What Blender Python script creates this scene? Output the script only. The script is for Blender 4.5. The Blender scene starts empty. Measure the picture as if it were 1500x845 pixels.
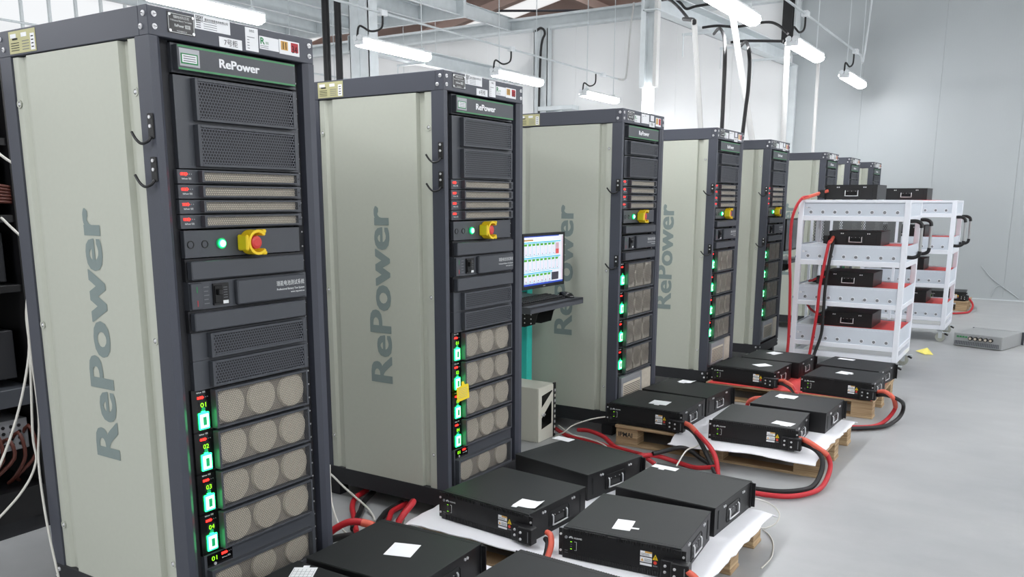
import bpy, math, random
from mathutils import Vector, Matrix

random.seed(7)
C = bpy.context.scene.collection
SC = bpy.context.scene

# ------------------------------------------------------------------ camera, world, exposure
cam_d = bpy.data.cameras.new('camera')
cam = bpy.data.objects.new('camera', cam_d)
C.objects.link(cam)
cam_d.sensor_width = 36.0
cam_d.lens = 1235.07 / 1500 * 36.0
cam_d.shift_y = 111.57 / 1500
cam_d.clip_end = 200
YAW, PITCH, ROLL = -0.5640, 0.1926, 0.0025
fw = Vector((math.sin(YAW) * math.cos(PITCH), math.cos(YAW) * math.cos(PITCH), -math.sin(PITCH)))
rt = Vector((math.cos(YAW), -math.sin(YAW), 0))
up = rt.cross(fw)
rt2 = rt * math.cos(ROLL) + up * math.sin(ROLL)
up2 = -rt * math.sin(ROLL) + up * math.cos(ROLL)
cam.matrix_world = Matrix(((rt2.x, up2.x, -fw.x, 2.0811), (rt2.y, up2.y, -fw.y, -1.481),
                           (rt2.z, up2.z, -fw.z, 1.393), (0, 0, 0, 1)))
SC.camera = cam

w = bpy.data.worlds.new('daylight')
SC.world = w
w.use_nodes = True
bg = w.node_tree.nodes['Background']
bg.inputs['Color'].default_value = (0.96, 0.98, 1.0, 1)
bg.inputs['Strength'].default_value = 1.1

SC.view_settings.view_transform = 'Standard'
SC.view_settings.look = 'None'
SC.view_settings.exposure = -0.15
SC.view_settings.gamma = 1.0
SC.view_settings.use_curve_mapping = False


# ------------------------------------------------------------------ materials
def srgb(r, g, b):
    def f(c):
        c /= 255.0
        return c / 12.92 if c <= 0.04045 else ((c + 0.055) / 1.055) ** 2.4
    return (f(r), f(g), f(b), 1.0)


MATS = {}


def mat(name, rgb, rough=0.5, metal=0.0, var=0.05, scale=40.0, bump=0.0, spec=0.5, emit=0.0, coat=0.0, bscale=None):
    m = bpy.data.materials.new(name)
    m.use_nodes = True
    nt = m.node_tree
    b = nt.nodes['Principled BSDF']
    col = srgb(*rgb)
    b.inputs['Roughness'].default_value = rough
    b.inputs['Metallic'].default_value = metal
    b.inputs['Specular IOR Level'].default_value = spec
    b.inputs['Coat Weight'].default_value = coat
    tc = nt.nodes.new('ShaderNodeTexCoord')
    n = nt.nodes.new('ShaderNodeTexNoise')
    n.inputs['Scale'].default_value = scale
    n.inputs['Detail'].default_value = 4
    nt.links.new(tc.outputs['Object'], n.inputs['Vector'])
    mx = nt.nodes.new('ShaderNodeMix')
    mx.data_type = 'RGBA'
    mx.inputs[6].default_value = tuple(c * (1 - var) for c in col[:3]) + (1,)
    mx.inputs[7].default_value = tuple(min(1, c * (1 + var)) for c in col[:3]) + (1,)
    nt.links.new(n.outputs['Fac'], mx.inputs[0])
    nt.links.new(mx.outputs[2], b.inputs['Base Color'])
    if bump:
        n2 = n
        if bscale:
            n2 = nt.nodes.new('ShaderNodeTexNoise')
            n2.inputs['Scale'].default_value = bscale
            nt.links.new(tc.outputs['Object'], n2.inputs['Vector'])
        bp = nt.nodes.new('ShaderNodeBump')
        bp.inputs['Strength'].default_value = bump
        bp.inputs['Distance'].default_value = 0.002
        nt.links.new(n2.outputs['Fac'], bp.inputs['Height'])
        nt.links.new(bp.outputs['Normal'], b.inputs['Normal'])
    if emit:
        b.inputs['Emission Color'].default_value = col
        b.inputs['Emission Strength'].default_value = emit
    MATS[name] = m
    return m


mat('frame', (68, 71, 81), 0.45, var=0.06, scale=300, bump=0.08)
mat('frame_dark', (34, 35, 39), 0.6)
mat('panel_dark', (68, 71, 77), 0.42, var=0.06, scale=300, bump=0.08)
mat('beige', (186, 189, 177), 0.5, var=0.03, scale=60, bump=0.05, bscale=500)
mat('lettering_grey', (128, 141, 139), 0.6)
mat('lettering_edge', (170, 178, 172), 0.6)
mat('white_print', (225, 228, 228), 0.6)
mat('paper', (240, 241, 243), 0.8, var=0.03)
mat('paper_ink', (120, 122, 126), 0.8)
mat('ink', (35, 36, 40), 0.8)
mat('green_print', (36, 128, 72), 0.6)
mat('green_stripe', (70, 142, 92), 0.5)
mat('olive', (190, 186, 140), 0.6, var=0.04)
mat('orange_print', (214, 168, 92), 0.6)
mat('red_print', (178, 52, 60), 0.6)
mat('steel', (224, 224, 226), 0.3, metal=0.45)
mat('galv', (206, 212, 214), 0.42, metal=0.15, var=0.12, scale=9)
mat('yellow', (236, 200, 28), 0.4)
mat('red_button', (208, 62, 58), 0.4)
mat('black', (17, 17, 19), 0.42, var=0.1, scale=200, bump=0.05)
mat('black_lid', (36, 38, 39), 0.5, spec=0.3, var=0.12, scale=14, bump=0.06, bscale=600)
mat('black_gloss', (10, 10, 12), 0.2)
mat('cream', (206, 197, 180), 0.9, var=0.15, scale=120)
mat('fan_gap', (158, 150, 138), 0.9, var=0.2, scale=60)
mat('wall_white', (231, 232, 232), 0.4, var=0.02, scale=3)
mat('screen_off', (92, 94, 98), 0.25)
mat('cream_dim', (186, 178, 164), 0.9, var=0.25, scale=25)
mat('led_red', (255, 30, 24), 0.4, emit=7.0)
mat('led_green', (30, 255, 120), 0.4, emit=9.0)
mat('led_core', (185, 255, 215), 0.4, emit=3.0)
mat('led_digit', (150, 255, 30), 0.4, emit=1.8)
mat('switch_dark', (10, 140, 84), 0.4, emit=1.0)
mat('cable_red', (186, 32, 42), 0.5, var=0.1)
mat('sleeve_orange', (216, 98, 78), 0.5)
mat('cable_black', (26, 25, 26), 0.55)
mat('cable_white', (214, 212, 204), 0.6)
mat('red_mat', (226, 74, 72), 0.55, var=0.08, scale=12, bump=0.2)
mat('foam', (238, 238, 242), 0.75, var=0.02, scale=20, bump=0.25)
mat('cart_panel', (206, 213, 222), 0.4, var=0.02)
mat('cart_white', (236, 239, 246), 0.35, var=0.02, coat=0.2)
mat('socket_grey', (156, 158, 162), 0.35, metal=0.3)
mat('caster_rubber', (176, 178, 166), 0.6)
mat('teal', (52, 200, 186), 0.4, var=0.03)
mat('pc_beige', (206, 205, 192), 0.55, var=0.03)
mat('silver_grey', (170, 172, 172), 0.35, metal=0.4)
mat('note_yellow', (250, 220, 40), 0.7)
mat('pale_yellow', (246, 232, 120), 0.7)
mat('tube_white', (248, 249, 252), 0.4, emit=66.0)
mat('tube_soft', (248, 249, 252), 0.4, emit=9.0)
mat('plastic_clear', (226, 230, 232), 0.3)
mat('pipe_white', (200, 200, 198), 0.45)
mat('roof_brown', (222, 196, 186), 0.8, var=0.1, scale=2)
mat('pink_wall', (242, 226, 220), 0.8, var=0.05, scale=2)
mat('ply', (176, 146, 108), 0.75, var=0.25, scale=24, bump=0.3)
mat('screen_white', (238, 240, 250), 0.3, emit=0.38)
mat('screen_cyan', (60, 190, 214), 0.3, emit=0.38)
mat('screen_green', (84, 170, 40), 0.3, emit=0.38)
mat('screen_red', (214, 84, 84), 0.3, emit=0.38)
mat('screen_blue', (44, 80, 190), 0.3, emit=0.38)
mat('screen_grey', (74, 70, 84), 0.3, emit=0.2)
mat('screen_card', (206, 170, 180), 0.3, emit=0.35)
mat('mesh_grey', (104, 106, 106), 0.6, var=0.25, scale=60)
mat('sky_panel', (250, 250, 250), 0.6)
mat('copper_wire', (84, 40, 30), 0.5, var=0.3)


def wood_material():
    m = bpy.data.materials.new('plywood_edge')
    m.use_nodes = True
    nt = m.node_tree
    b = nt.nodes['Principled BSDF']
    b.inputs['Roughness'].default_value = 0.75
    tc = nt.nodes.new('ShaderNodeTexCoord')
    mp = nt.nodes.new('ShaderNodeMapping')
    mp.inputs['Scale'].default_value = (3, 3, 150)
    n = nt.nodes.new('ShaderNodeTexNoise')
    n.inputs['Scale'].default_value = 1.0
    n.inputs['Detail'].default_value = 3
    r = nt.nodes.new('ShaderNodeValToRGB')
    r.color_ramp.elements[0].position = 0.3
    r.color_ramp.elements[0].color = srgb(134, 106, 76)
    r.color_ramp.elements[1].position = 0.7
    r.color_ramp.elements[1].color = srgb(204, 178, 140)
    nt.links.new(tc.outputs['Object'], mp.inputs['Vector'])
    nt.links.new(mp.outputs['Vector'], n.inputs['Vector'])
    nt.links.new(n.outputs['Fac'], r.inputs['Fac'])
    nt.links.new(r.outputs['Color'], b.inputs['Base Color'])
    MATS['plywood'] = m


wood_material()


def grille_material(name, rgb, pitch, rad, ax=('Y', 'Z')):
    """sheet metal with a staggered grid of round holes that let light and sight through"""
    m = bpy.data.materials.new(name)
    m.use_nodes = True
    nt = m.node_tree
    b = nt.nodes['Principled BSDF']
    b.inputs['Base Color'].default_value = srgb(*rgb)
    b.inputs['Roughness'].default_value = 0.45
    out = nt.nodes['Material Output']
    tc = nt.nodes.new('ShaderNodeTexCoord')
    sp = nt.nodes.new('ShaderNodeSeparateXYZ')
    nt.links.new(tc.outputs['Object'], sp.inputs[0])

    def mth(op, a, bb=None):
        n = nt.nodes.new('ShaderNodeMath')
        n.operation = op
        for i, v in enumerate((a, bb)):
            if v is None:
                continue
            if isinstance(v, (int, float)):
                n.inputs[i].default_value = v
            else:
                nt.links.new(v, n.inputs[i])
        return n.outputs[0]

    px, pz = pitch, pitch * 1.732
    u = mth('DIVIDE', sp.outputs[ax[0]], px)
    v = mth('DIVIDE', sp.outputs[ax[1]], pz)

    def dist(off):
        a = mth('MULTIPLY', mth('SUBTRACT', mth('FRACT', mth('ADD', u, 100 + off)), 0.5), px)
        c = mth('MULTIPLY', mth('SUBTRACT', mth('FRACT', mth('ADD', v, 100 + off)), 0.5), pz)
        return mth('SQRT', mth('ADD', mth('MULTIPLY', a, a), mth('MULTIPLY', c, c)))
    hole = mth('LESS_THAN', mth('MINIMUM', dist(0.0), dist(0.5)), rad)
    tr = nt.nodes.new('ShaderNodeBsdfTransparent')
    mx = nt.nodes.new('ShaderNodeMixShader')
    nt.links.new(hole, mx.inputs[0])
    nt.links.new(b.outputs[0], mx.inputs[1])
    nt.links.new(tr.outputs[0], mx.inputs[2])
    nt.links.new(mx.outputs[0], out.inputs[0])
    MATS[name] = m


grille_material('grille_coarse', (78, 81, 88), 0.0098, 0.0036)
grille_material('grille_fine', (66, 67, 70), 0.0068, 0.00295)
grille_material('mesh_panel', (96, 98, 98), 0.016, 0.005, ('X', 'Z'))


def floor_material():
    m = bpy.data.materials.new('polished_concrete')
    m.use_nodes = True
    nt = m.node_tree
    b = nt.nodes['Principled BSDF']
    tc = nt.nodes.new('ShaderNodeTexCoord')
    n1 = nt.nodes.new('ShaderNodeTexNoise')
    n1.inputs['Scale'].default_value = 1.1
    n1.inputs['Detail'].default_value = 7
    n1.inputs['Roughness'].default_value = 0.62
    r = nt.nodes.new('ShaderNodeValToRGB')
    r.color_ramp.elements[0].position = 0.3
    r.color_ramp.elements[0].color = srgb(156, 158, 159)
    r.color_ramp.elements[1].position = 0.7
    r.color_ramp.elements[1].color = srgb(178, 179, 179)
    nt.links.new(tc.outputs['Object'], n1.inputs['Vector'])
    nt.links.new(n1.outputs['Fac'], r.inputs['Fac'])
    # hairline scuffs
    mp = nt.nodes.new('ShaderNodeMapping')
    mp.inputs['Scale'].default_value = (1.2, 2.4, 1)
    mp.inputs['Rotation'].default_value = (0, 0, 0.5)
    n2 = nt.nodes.new('ShaderNodeTexNoise')
    n2.inputs['Scale'].default_value = 2.2
    n2.inputs['Detail'].default_value = 8
    nt.links.new(tc.outputs['Object'], mp.inputs['Vector'])
    nt.links.new(mp.outputs['Vector'], n2.inputs['Vector'])
    r2 = nt.nodes.new('ShaderNodeValToRGB')
    r2.color_ramp.elements[0].position = 0.42
    r2.color_ramp.elements[0].color = (0.82, 0.82, 0.82, 1)
    r2.color_ramp.elements[1].position = 0.62
    r2.color_ramp.elements[1].color = (1.04, 1.04, 1.04, 1)
    nt.links.new(n2.outputs['Fac'], r2.inputs['Fac'])
    mx = nt.nodes.new('ShaderNodeMix')
    mx.data_type = 'RGBA'
    mx.blend_type = 'MULTIPLY'
    mx.inputs[0].default_value = 0.22
    nt.links.new(r.outputs['Color'], mx.inputs[6])
    nt.links.new(r2.outputs['Color'], mx.inputs[7])
    nt.links.new(mx.outputs[2], b.inputs['Base Color'])
    r3 = nt.nodes.new('ShaderNodeMapRange')
    r3.inputs['To Min'].default_value = 0.22
    r3.inputs['To Max'].default_value = 0.5
    nt.links.new(n1.outputs['Fac'], r3.inputs['Value'])
    nt.links.new(r3.outputs['Result'], b.inputs['Roughness'])
    b.inputs['Specular IOR Level'].default_value = 0.4
    bp = nt.nodes.new('ShaderNodeBump')
    bp.inputs['Strength'].default_value = 0.03
    bp.inputs['Distance'].default_value = 0.01
    nt.links.new(n2.outputs['Fac'], bp.inputs['Height'])
    nt.links.new(bp.outputs['Normal'], b.inputs['Normal'])
    MATS['concrete'] = m


floor_material()


def wall_material():
    m = bpy.data.materials.new('sandwich_panel')
    m.use_nodes = True
    nt = m.node_tree
    b = nt.nodes['Principled BSDF']
    b.inputs['Roughness'].default_value = 0.38
    tc = nt.nodes.new('ShaderNodeTexCoord')
    wv = nt.nodes.new('ShaderNodeTexWave')
    wv.wave_type = 'BANDS'
    wv.bands_direction = 'X'
    wv.inputs['Scale'].default_value = 9.0
    nt.links.new(tc.outputs['Object'], wv.inputs['Vector'])
    n = nt.nodes.new('ShaderNodeTexNoise')
    n.inputs['Scale'].default_value = 0.8
    nt.links.new(tc.outputs['Object'], n.inputs['Vector'])
    r = nt.nodes.new('ShaderNodeValToRGB')
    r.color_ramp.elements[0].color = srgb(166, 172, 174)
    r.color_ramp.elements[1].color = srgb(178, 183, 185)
    nt.links.new(n.outputs['Fac'], r.inputs['Fac'])
    nt.links.new(r.outputs['Color'], b.inputs['Base Color'])
    bp = nt.nodes.new('ShaderNodeBump')
    bp.inputs['Strength'].default_value = 0.12
    bp.inputs['Distance'].default_value = 0.003
    nt.links.new(wv.outputs['Fac'], bp.inputs['Height'])
    nt.links.new(bp.outputs['Normal'], b.inputs['Normal'])
    MATS['wall_panel'] = m


wall_material()


def glass_material():
    m = bpy.data.materials.new('window_glass')
    m.use_nodes = True
    nt = m.node_tree
    out = nt.nodes['Material Output']
    nt.nodes.remove(nt.nodes['Principled BSDF'])
    tr = nt.nodes.new('ShaderNodeBsdfTransparent')
    gl = nt.nodes.new('ShaderNodeBsdfGlossy')
    gl.inputs['Roughness'].default_value = 0.03
    mx = nt.nodes.new('ShaderNodeMixShader')
    mx.inputs[0].default_value = 0.06
    nt.links.new(tr.outputs[0], mx.inputs[1])
    nt.links.new(gl.outputs[0], mx.inputs[2])
    nt.links.new(mx.outputs[0], out.inputs[0])
    MATS['glass'] = m
    m = bpy.data.materials.new('translucent_roof_sheet')
    m.use_nodes = True
    nt = m.node_tree
    out = nt.nodes['Material Output']
    nt.nodes.remove(nt.nodes['Principled BSDF'])
    t = nt.nodes.new('ShaderNodeBsdfTranslucent')
    t.inputs['Color'].default_value = (0.97, 0.96, 0.94, 1)
    nt.links.new(t.outputs[0], out.inputs[0])
    MATS['translucent'] = m


glass_material()


# ------------------------------------------------------------------ mesh builder
class MB:
    def __init__(self):
        self.v, self.f, self.m, self.s, self.names = [], [], [], [], []

    def mi(self, name):
        if name not in self.names:
            self.names.append(name)
        return self.names.index(name)

    def add(self, vs, fs, mt, smooth=False):
        o = len(self.v)
        self.v += [tuple(x) for x in vs]
        k = self.mi(mt)
        for f in fs:
            self.f.append([i + o for i in f])
            self.m.append(k)
            self.s.append(smooth)
        return self

    def box(self, x0, x1, y0, y1, z0, z1, mt, bev=0.0):
        if bev <= 0:
            vs = [(x, y, z) for x in (x0, x1) for y in (y0, y1) for z in (z0, z1)]
            fs = [(0, 1, 3, 2), (4, 6, 7, 5), (0, 4, 5, 1), (2, 3, 7, 6), (0, 2, 6, 4), (1, 5, 7, 3)]
            return self.add(vs, fs, mt)
        b = min(bev, (x1 - x0) / 2.01, (y1 - y0) / 2.01, (z1 - z0) / 2.01)
        vs, idx = [], {}
        X, Y, Z = (x0, x1), (y0, y1), (z0, z1)
        for i in (0, 1):
            for j in (0, 1):
                for k in (0, 1):
                    sx, sy, sz = (b if i == 0 else -b), (b if j == 0 else -b), (b if k == 0 else -b)
                    for a, p in enumerate(((X[i], Y[j] + sy, Z[k] + sz), (X[i] + sx, Y[j], Z[k] + sz), (X[i] + sx, Y[j] + sy, Z[k]))):
                        idx[(i, j, k, a)] = len(vs)
                        vs.append(p)
        fs = []
        for i in (0, 1):
            q = [idx[(i, j, k, 0)] for j, k in ((0, 0), (1, 0), (1, 1), (0, 1))]
            fs.append(q if i else q[::-1])
            q = [idx[(j, i, k, 1)] for j, k in ((0, 0), (1, 0), (1, 1), (0, 1))]
            fs.append(q[::-1] if i else q)
            q = [idx[(j, k, i, 2)] for j, k in ((0, 0), (1, 0), (1, 1), (0, 1))]
            fs.append(q if i else q[::-1])
        for i in (0, 1):
            for j in (0, 1):
                q = [idx[(i, j, 0, 0)], idx[(i, j, 1, 0)], idx[(i, j, 1, 1)], idx[(i, j, 0, 1)]]
                fs.append(q if i != j else q[::-1])
                q = [idx[(i, 0, j, 0)], idx[(i, 1, j, 0)], idx[(i, 1, j, 2)], idx[(i, 0, j, 2)]]
                fs.append(q if i == j else q[::-1])
                q = [idx[(0, i, j, 1)], idx[(1, i, j, 1)], idx[(1, i, j, 2)], idx[(0, i, j, 2)]]
                fs.append(q if i != j else q[::-1])
        for i in (0, 1):
            for j in (0, 1):
                for k in (0, 1):
                    t = [idx[(i, j, k, a)] for a in (0, 1, 2)]
                    fs.append(t if (i + j + k) % 2 == 1 else t[::-1])
        return self.add(vs, fs, mt)

    def cyl(self, p0, p1, r0, mt, r1=None, n=16, caps=True, smooth=True):
        p0, p1 = Vector(p0), Vector(p1)
        r1 = r0 if r1 is None else r1
        d = (p1 - p0).normalized()
        a = d.orthogonal().normalized()
        b = d.cross(a)
        vs = []
        for p, r in ((p0, r0), (p1, r1)):
            for i in range(n):
                t = 2 * math.pi * i / n
                vs.append(p + a * (r * math.cos(t)) + b * (r * math.sin(t)))
        self.add(vs, [(i, (i + 1) % n, n + (i + 1) % n, n + i) for i in range(n)], mt, smooth)
        if caps:
            self.add(vs[:n], [list(range(n))[::-1]], mt)
            self.add(vs[n:], [list(range(n))], mt)
        return self

    def ring(self, c, axis, r0, r1, h, mt, n=24):
        c, d = Vector(c), Vector(axis).normalized()
        a = d.orthogonal().normalized()
        b = d.cross(a)
        vs = []
        for (r, o) in ((r0, 0), (r1, 0), (r1, h), (r0, h)):
            for i in range(n):
                t = 2 * math.pi * i / n
                vs.append(c + d * o + a * (r * math.cos(t)) + b * (r * math.sin(t)))
        fs = []
        for k in range(4):
            for i in range(n):
                j = (i + 1) % n
                k2 = (k + 1) % 4
                fs.append((k * n + i, k * n + j, k2 * n + j, k2 * n + i))
        return self.add(vs, fs, mt)

    def tube(self, pts, r, mt, n=8, sub=6, caps=True):
        P = [Vector(p) for p in pts]
        if sub > 1 and len(P) > 2:
            Q = []
            for i in range(len(P) - 1):
                a, b, c, d = P[max(i - 1, 0)], P[i], P[i + 1], P[min(i + 2, len(P) - 1)]
                for k in range(sub):
                    t = k / sub
                    Q.append(0.5 * ((2 * b) + (c - a) * t + (2 * a - 5 * b + 4 * c - d) * t * t + (3 * b - a - 3 * c + d) * t ** 3))
            Q.append(P[-1])
            P = Q
        T = []
        for i in range(len(P)):
            t = P[min(i + 1, len(P) - 1)] - P[max(i - 1, 0)]
            T.append(t.normalized() if t.length > 1e-9 else Vector((0, 0, 1)))
        a = T[0].orthogonal().normalized()
        vs = []
        for i, p in enumerate(P):
            a = (a - T[i] * a.dot(T[i]))
            a = a.normalized() if a.length > 1e-6 else T[i].orthogonal().normalized()
            b = T[i].cross(a)
            for k in range(n):
                t = 2 * math.pi * k / n
                vs.append(p + a * (r * math.cos(t)) + b * (r * math.sin(t)))
        fs = [(i * n + k, i * n + (k + 1) % n, (i + 1) * n + (k + 1) % n, (i + 1) * n + k)
              for i in range(len(P) - 1) for k in range(n)]
        self.add(vs, fs, mt, True)
        if caps:
            self.add(vs[:n], [list(range(n))[::-1]], mt)
            self.add(vs[-n:], [list(range(n))], mt)
        return self

    def prism(self, poly, axis, a0, a1, mt):
        """extrude a closed 2-D outline along axis; poly axes follow x,y,z order with the axis left out"""
        def P(u, v, a):
            return {0: (a, u, v), 1: (u, a, v), 2: (u, v, a)}[axis]
        n = len(poly)
        vs = [P(u, v, a0) for u, v in poly] + [P(u, v, a1) for u, v in poly]
        fs = [(i, (i + 1) % n, n + (i + 1) % n, n + i) for i in range(n)]
        fs += [list(range(n))[::-1], [n + i for i in range(n)]]
        return self.add(vs, fs, mt)

    def quad(self, a, b, c, d, mt):
        return self.add([a, b, c, d], [(0, 1, 2, 3)], mt)

    def text(self, s, o, right, upv, height, mt, width=None, bold=0.0, depth=0.0006, align='L'):
        """lettering laid on a surface: o = baseline start, right/up = reading directions"""
        vs, fs, bb = glyphs(s, bold)
        x0, x1, capz = bb
        k = height / capz
        kx = k if width is None else width / (x1 - x0)
        right, upv, o = Vector(right).normalized(), Vector(upv).normalized(), Vector(o)
        nrm = right.cross(upv)
        off = {'L': 0.0, 'C': -(x1 - x0) / 2 * kx, 'R': -(x1 - x0) * kx}[align]
        return self.add([o + right * ((x - x0) * kx + off) + upv * (y * k) + nrm * depth for x, y in vs], fs, mt)

    def bold_text(self, s, o, right, upv, height, mt, width, dr, du, depth=0.0008, align='L'):
        o, right, upv = Vector(o), Vector(right), Vector(upv)
        k = 0
        for a in (-1, -0.33, 0.33, 1):
            for b in (-1, 1):
                self.text(s, o + right * (a * dr) + upv * (b * du), right, upv, height, mt, width=width, depth=depth + k * 0.00002, align=align)
                k += 1
        return self

    def build(self, name, parent=None, loc=None):
        me = bpy.data.meshes.new(name)
        me.from_pydata(self.v, [], self.f)
        for nme in self.names:
            me.materials.append(MATS[nme])
        me.polygons.foreach_set('material_index', self.m)
        me.polygons.foreach_set('use_smooth', self.s)
        me.update()
        o = bpy.data.objects.new(name, me)
        C.objects.link(o)
        if parent is not None:
            o.parent = parent
        if loc is not None:
            o.location = loc
        return o


GL = {}


def glyphs(s, bold):
    key = (s, bold)
    if key in GL:
        return GL[key]
    cu = bpy.data.curves.new('glyph', 'FONT')
    cu.body = s
    cu.size = 1.0
    cu.offset = bold
    cu.resolution_u = 3
    ob = bpy.data.objects.new('glyph', cu)
    C.objects.link(ob)
    bpy.context.view_layer.update()
    dg = bpy.context.evaluated_depsgraph_get()
    me = bpy.data.meshes.new_from_object(ob.evaluated_get(dg))
    vs = [(v.co.x, v.co.y) for v in me.vertices]
    fs = [list(p.vertices) for p in me.polygons]
    bpy.data.objects.remove(ob)
    bpy.data.curves.remove(cu)
    bpy.data.meshes.remove(me)
    xs = [v[0] for v in vs]
    r = (vs, fs, (min(xs), max(xs), 0.70))
    GL[key] = r
    return r


def thing(name, label, cat, loc=(0, 0, 0), rz=0.0, group=None):
    o = bpy.data.objects.new(name, None)
    o.empty_display_size = 0.05
    C.objects.link(o)
    o.location = loc
    o.rotation_euler = (0, 0, rz)
    return tag(o, label, cat, group)


def tag(o, label, cat, group=None, kind=None):
    o['label'] = label
    o['category'] = cat
    if group:
        o['group'] = group
    if kind:
        o['kind'] = kind
    return o


def structure(o):
    o['kind'] = 'structure'
    return o


KIDS = {}


def dup(root, loc, rz=0.0, label=None, group=None):
    """a copy of a thing with copies of its parts and their sub-parts"""
    if root.name not in KIDS:
        KIDS[root.name] = [(c, list(c.children)) for c in root.children]
    r = root.copy()
    C.objects.link(r)
    r.location = loc
    r.rotation_euler = (0, 0, rz)
    if label:
        r['label'] = label
    if group:
        r['group'] = group
    for c, subs in KIDS[root.name]:
        k = c.copy()
        C.objects.link(k)
        k.parent = r
        for g in subs:
            h = g.copy()
            C.objects.link(h)
            h.parent = k
    return r


# ------------------------------------------------------------------ the hall
def wall_run(x0, x1, y, z1, n, name, mt='wall_panel'):
    o = MB().box(x0, x1, y + 0.05, y + 0.09, 0, z1, 'frame').build(name)
    structure(o)
    wd = (x1 - x0) / n
    proto = MB().box(0.0007, wd - 0.0007, -0.05, 0.05, 0.0, z1, mt, 0.002).build('wall_panel', o, (x0, y, 0))
    for i in range(1, n):
        k = proto.copy()
        C.objects.link(k)
        k.location = (x0 + i * wd, y, 0)
    return o


fl = MB().box(-26, 16, -12, 34, -0.1, 0.0, 'concrete').build('floor')
structure(fl)
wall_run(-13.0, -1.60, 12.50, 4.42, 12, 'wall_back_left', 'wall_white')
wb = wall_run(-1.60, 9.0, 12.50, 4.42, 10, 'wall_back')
for pts in ([(1.276, 12.446, 0.475), (1.393, 12.444, 0.333), (1.541, 12.444, 0.213), (1.669, 12.444, 0.123), (1.778, 12.446, 0.042)],
            [(1.541, 12.446, 0.213), (1.475, 12.444, 0.17), (1.44, 12.446, 0.041)]):
    MB().tube(pts, 0.009, 'wall_panel', n=6).build('film_crease', wb)
o = MB().box(-13, 9, 12.435, 12.45, 0.0, 0.012, 'galv').build('baseboard_back')
structure(o)
# galvanised edge beam along the top of the wall
o = MB().box(-13, 9, 12.30, 12.46, 4.40, 4.44, 'galv').box(-13, 9, 12.42, 12.46, 4.44, 4.64, 'galv').box(-13, 9, 12.30, 12.42, 4.60, 4.64, 'galv').build('trim_1')
structure(o)

# left wall with tall glazing
lw = MB().box(-13.2, -13.0, 2.0, 12.6, 0, 2.6, 'pink_wall').box(-13.2, -13.0, 2.0, 12.6, 5.3, 5.7, 'pink_wall').build('wall_left')
structure(lw)
wn = MB().box(-13.14, -13.06, 2.0, 12.6, 2.6, 2.68, 'galv').box(-13.14, -13.06, 2.0, 12.6, 5.22, 5.3, 'galv').build('window_1')
structure(wn)
for i in range(22):
    y = 2.0 + i * 0.49
    MB().box(-13.13, -13.07, y - 0.02, y + 0.02, 2.68, 5.22, 'galv').build('mullion', wn)
    if i < 21:
        MB().box(-13.105, -13.097, y + 0.02, y + 0.47, 2.68, 5.22, 'glass').build('pane', wn)

# roof of the hall beyond the partition, sloping, with translucent strips between brown sheets
rf = MB().box(-24, 9, 33.8, 34.0, 0, 5.0, 'pink_wall').build('wall_far')
structure(rf)


def rz(x):
    return 6.3 + 0.21 * (x + 11)


roof = MB()
ys_ = [12.6, 14.6, 15.5, 18.4, 19.3, 22.2, 23.1, 26.0, 26.9, 34.0]
for i in range(len(ys_) - 1):
    sky = i % 2 == 1
    if not sky:
        roof.add([(-26, ys_[i], rz(-26)), (9, ys_[i], rz(9)), (9, ys_[i + 1], rz(9)), (-26, ys_[i + 1], rz(-26)),
                  (-26, ys_[i], rz(-26) + 0.06), (9, ys_[i], rz(9) + 0.06), (9, ys_[i + 1], rz(9) + 0.06), (-26, ys_[i + 1], rz(-26) + 0.06)],
                 [(0, 1, 2, 3), (4, 5, 6, 7), (0, 1, 5, 4), (2, 3, 7, 6)], 'roof_brown')
ro = roof.build('ceiling')
structure(ro)
for i in range(1, len(ys_) - 1, 2):
    m = MB()
    m.add([(-26, ys_[i], rz(-26)), (9, ys_[i], rz(9)), (9, ys_[i + 1], rz(9)), (-26, ys_[i + 1], rz(-26))], [(0, 1, 2, 3)], 'translucent')
    m.build('skylight_strip', ro)
for x in range(-24, 8, 3):
    MB().box(x, x + 0.12, 12.6, 33.8, rz(x) - 0.28, rz(x) - 0.06, 'roof_brown').build('purlin', ro)
for y in (16.9, 20.8, 24.6):
    b = MB()
    for x in range(-24, 8, 1):
        b.add([(x, y, rz(x) - 0.5), (x + 1, y, rz(x + 1) - 0.5), (x + 1, y + 0.16, rz(x + 1) - 0.5), (x, y + 0.16, rz(x) - 0.5),
               (x, y, rz(x) - 0.28), (x + 1, y, rz(x + 1) - 0.28), (x + 1, y + 0.16, rz(x + 1) - 0.28), (x, y + 0.16, rz(x) - 0.28)],
              [(0, 1, 2, 3), (0, 1, 5, 4), (2, 3, 7, 6)], 'roof_brown')
    b.build('rafter', ro)
for k in range(6):
    x = -16 + k * 2.6
    MB().tube([(x, 16.9, rz(x) - 0.3), (x + 2.2, 20.8, rz(x + 2.2) - 0.3)], 0.03, 'frame', n=6, sub=1).build('brace', ro)

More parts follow.
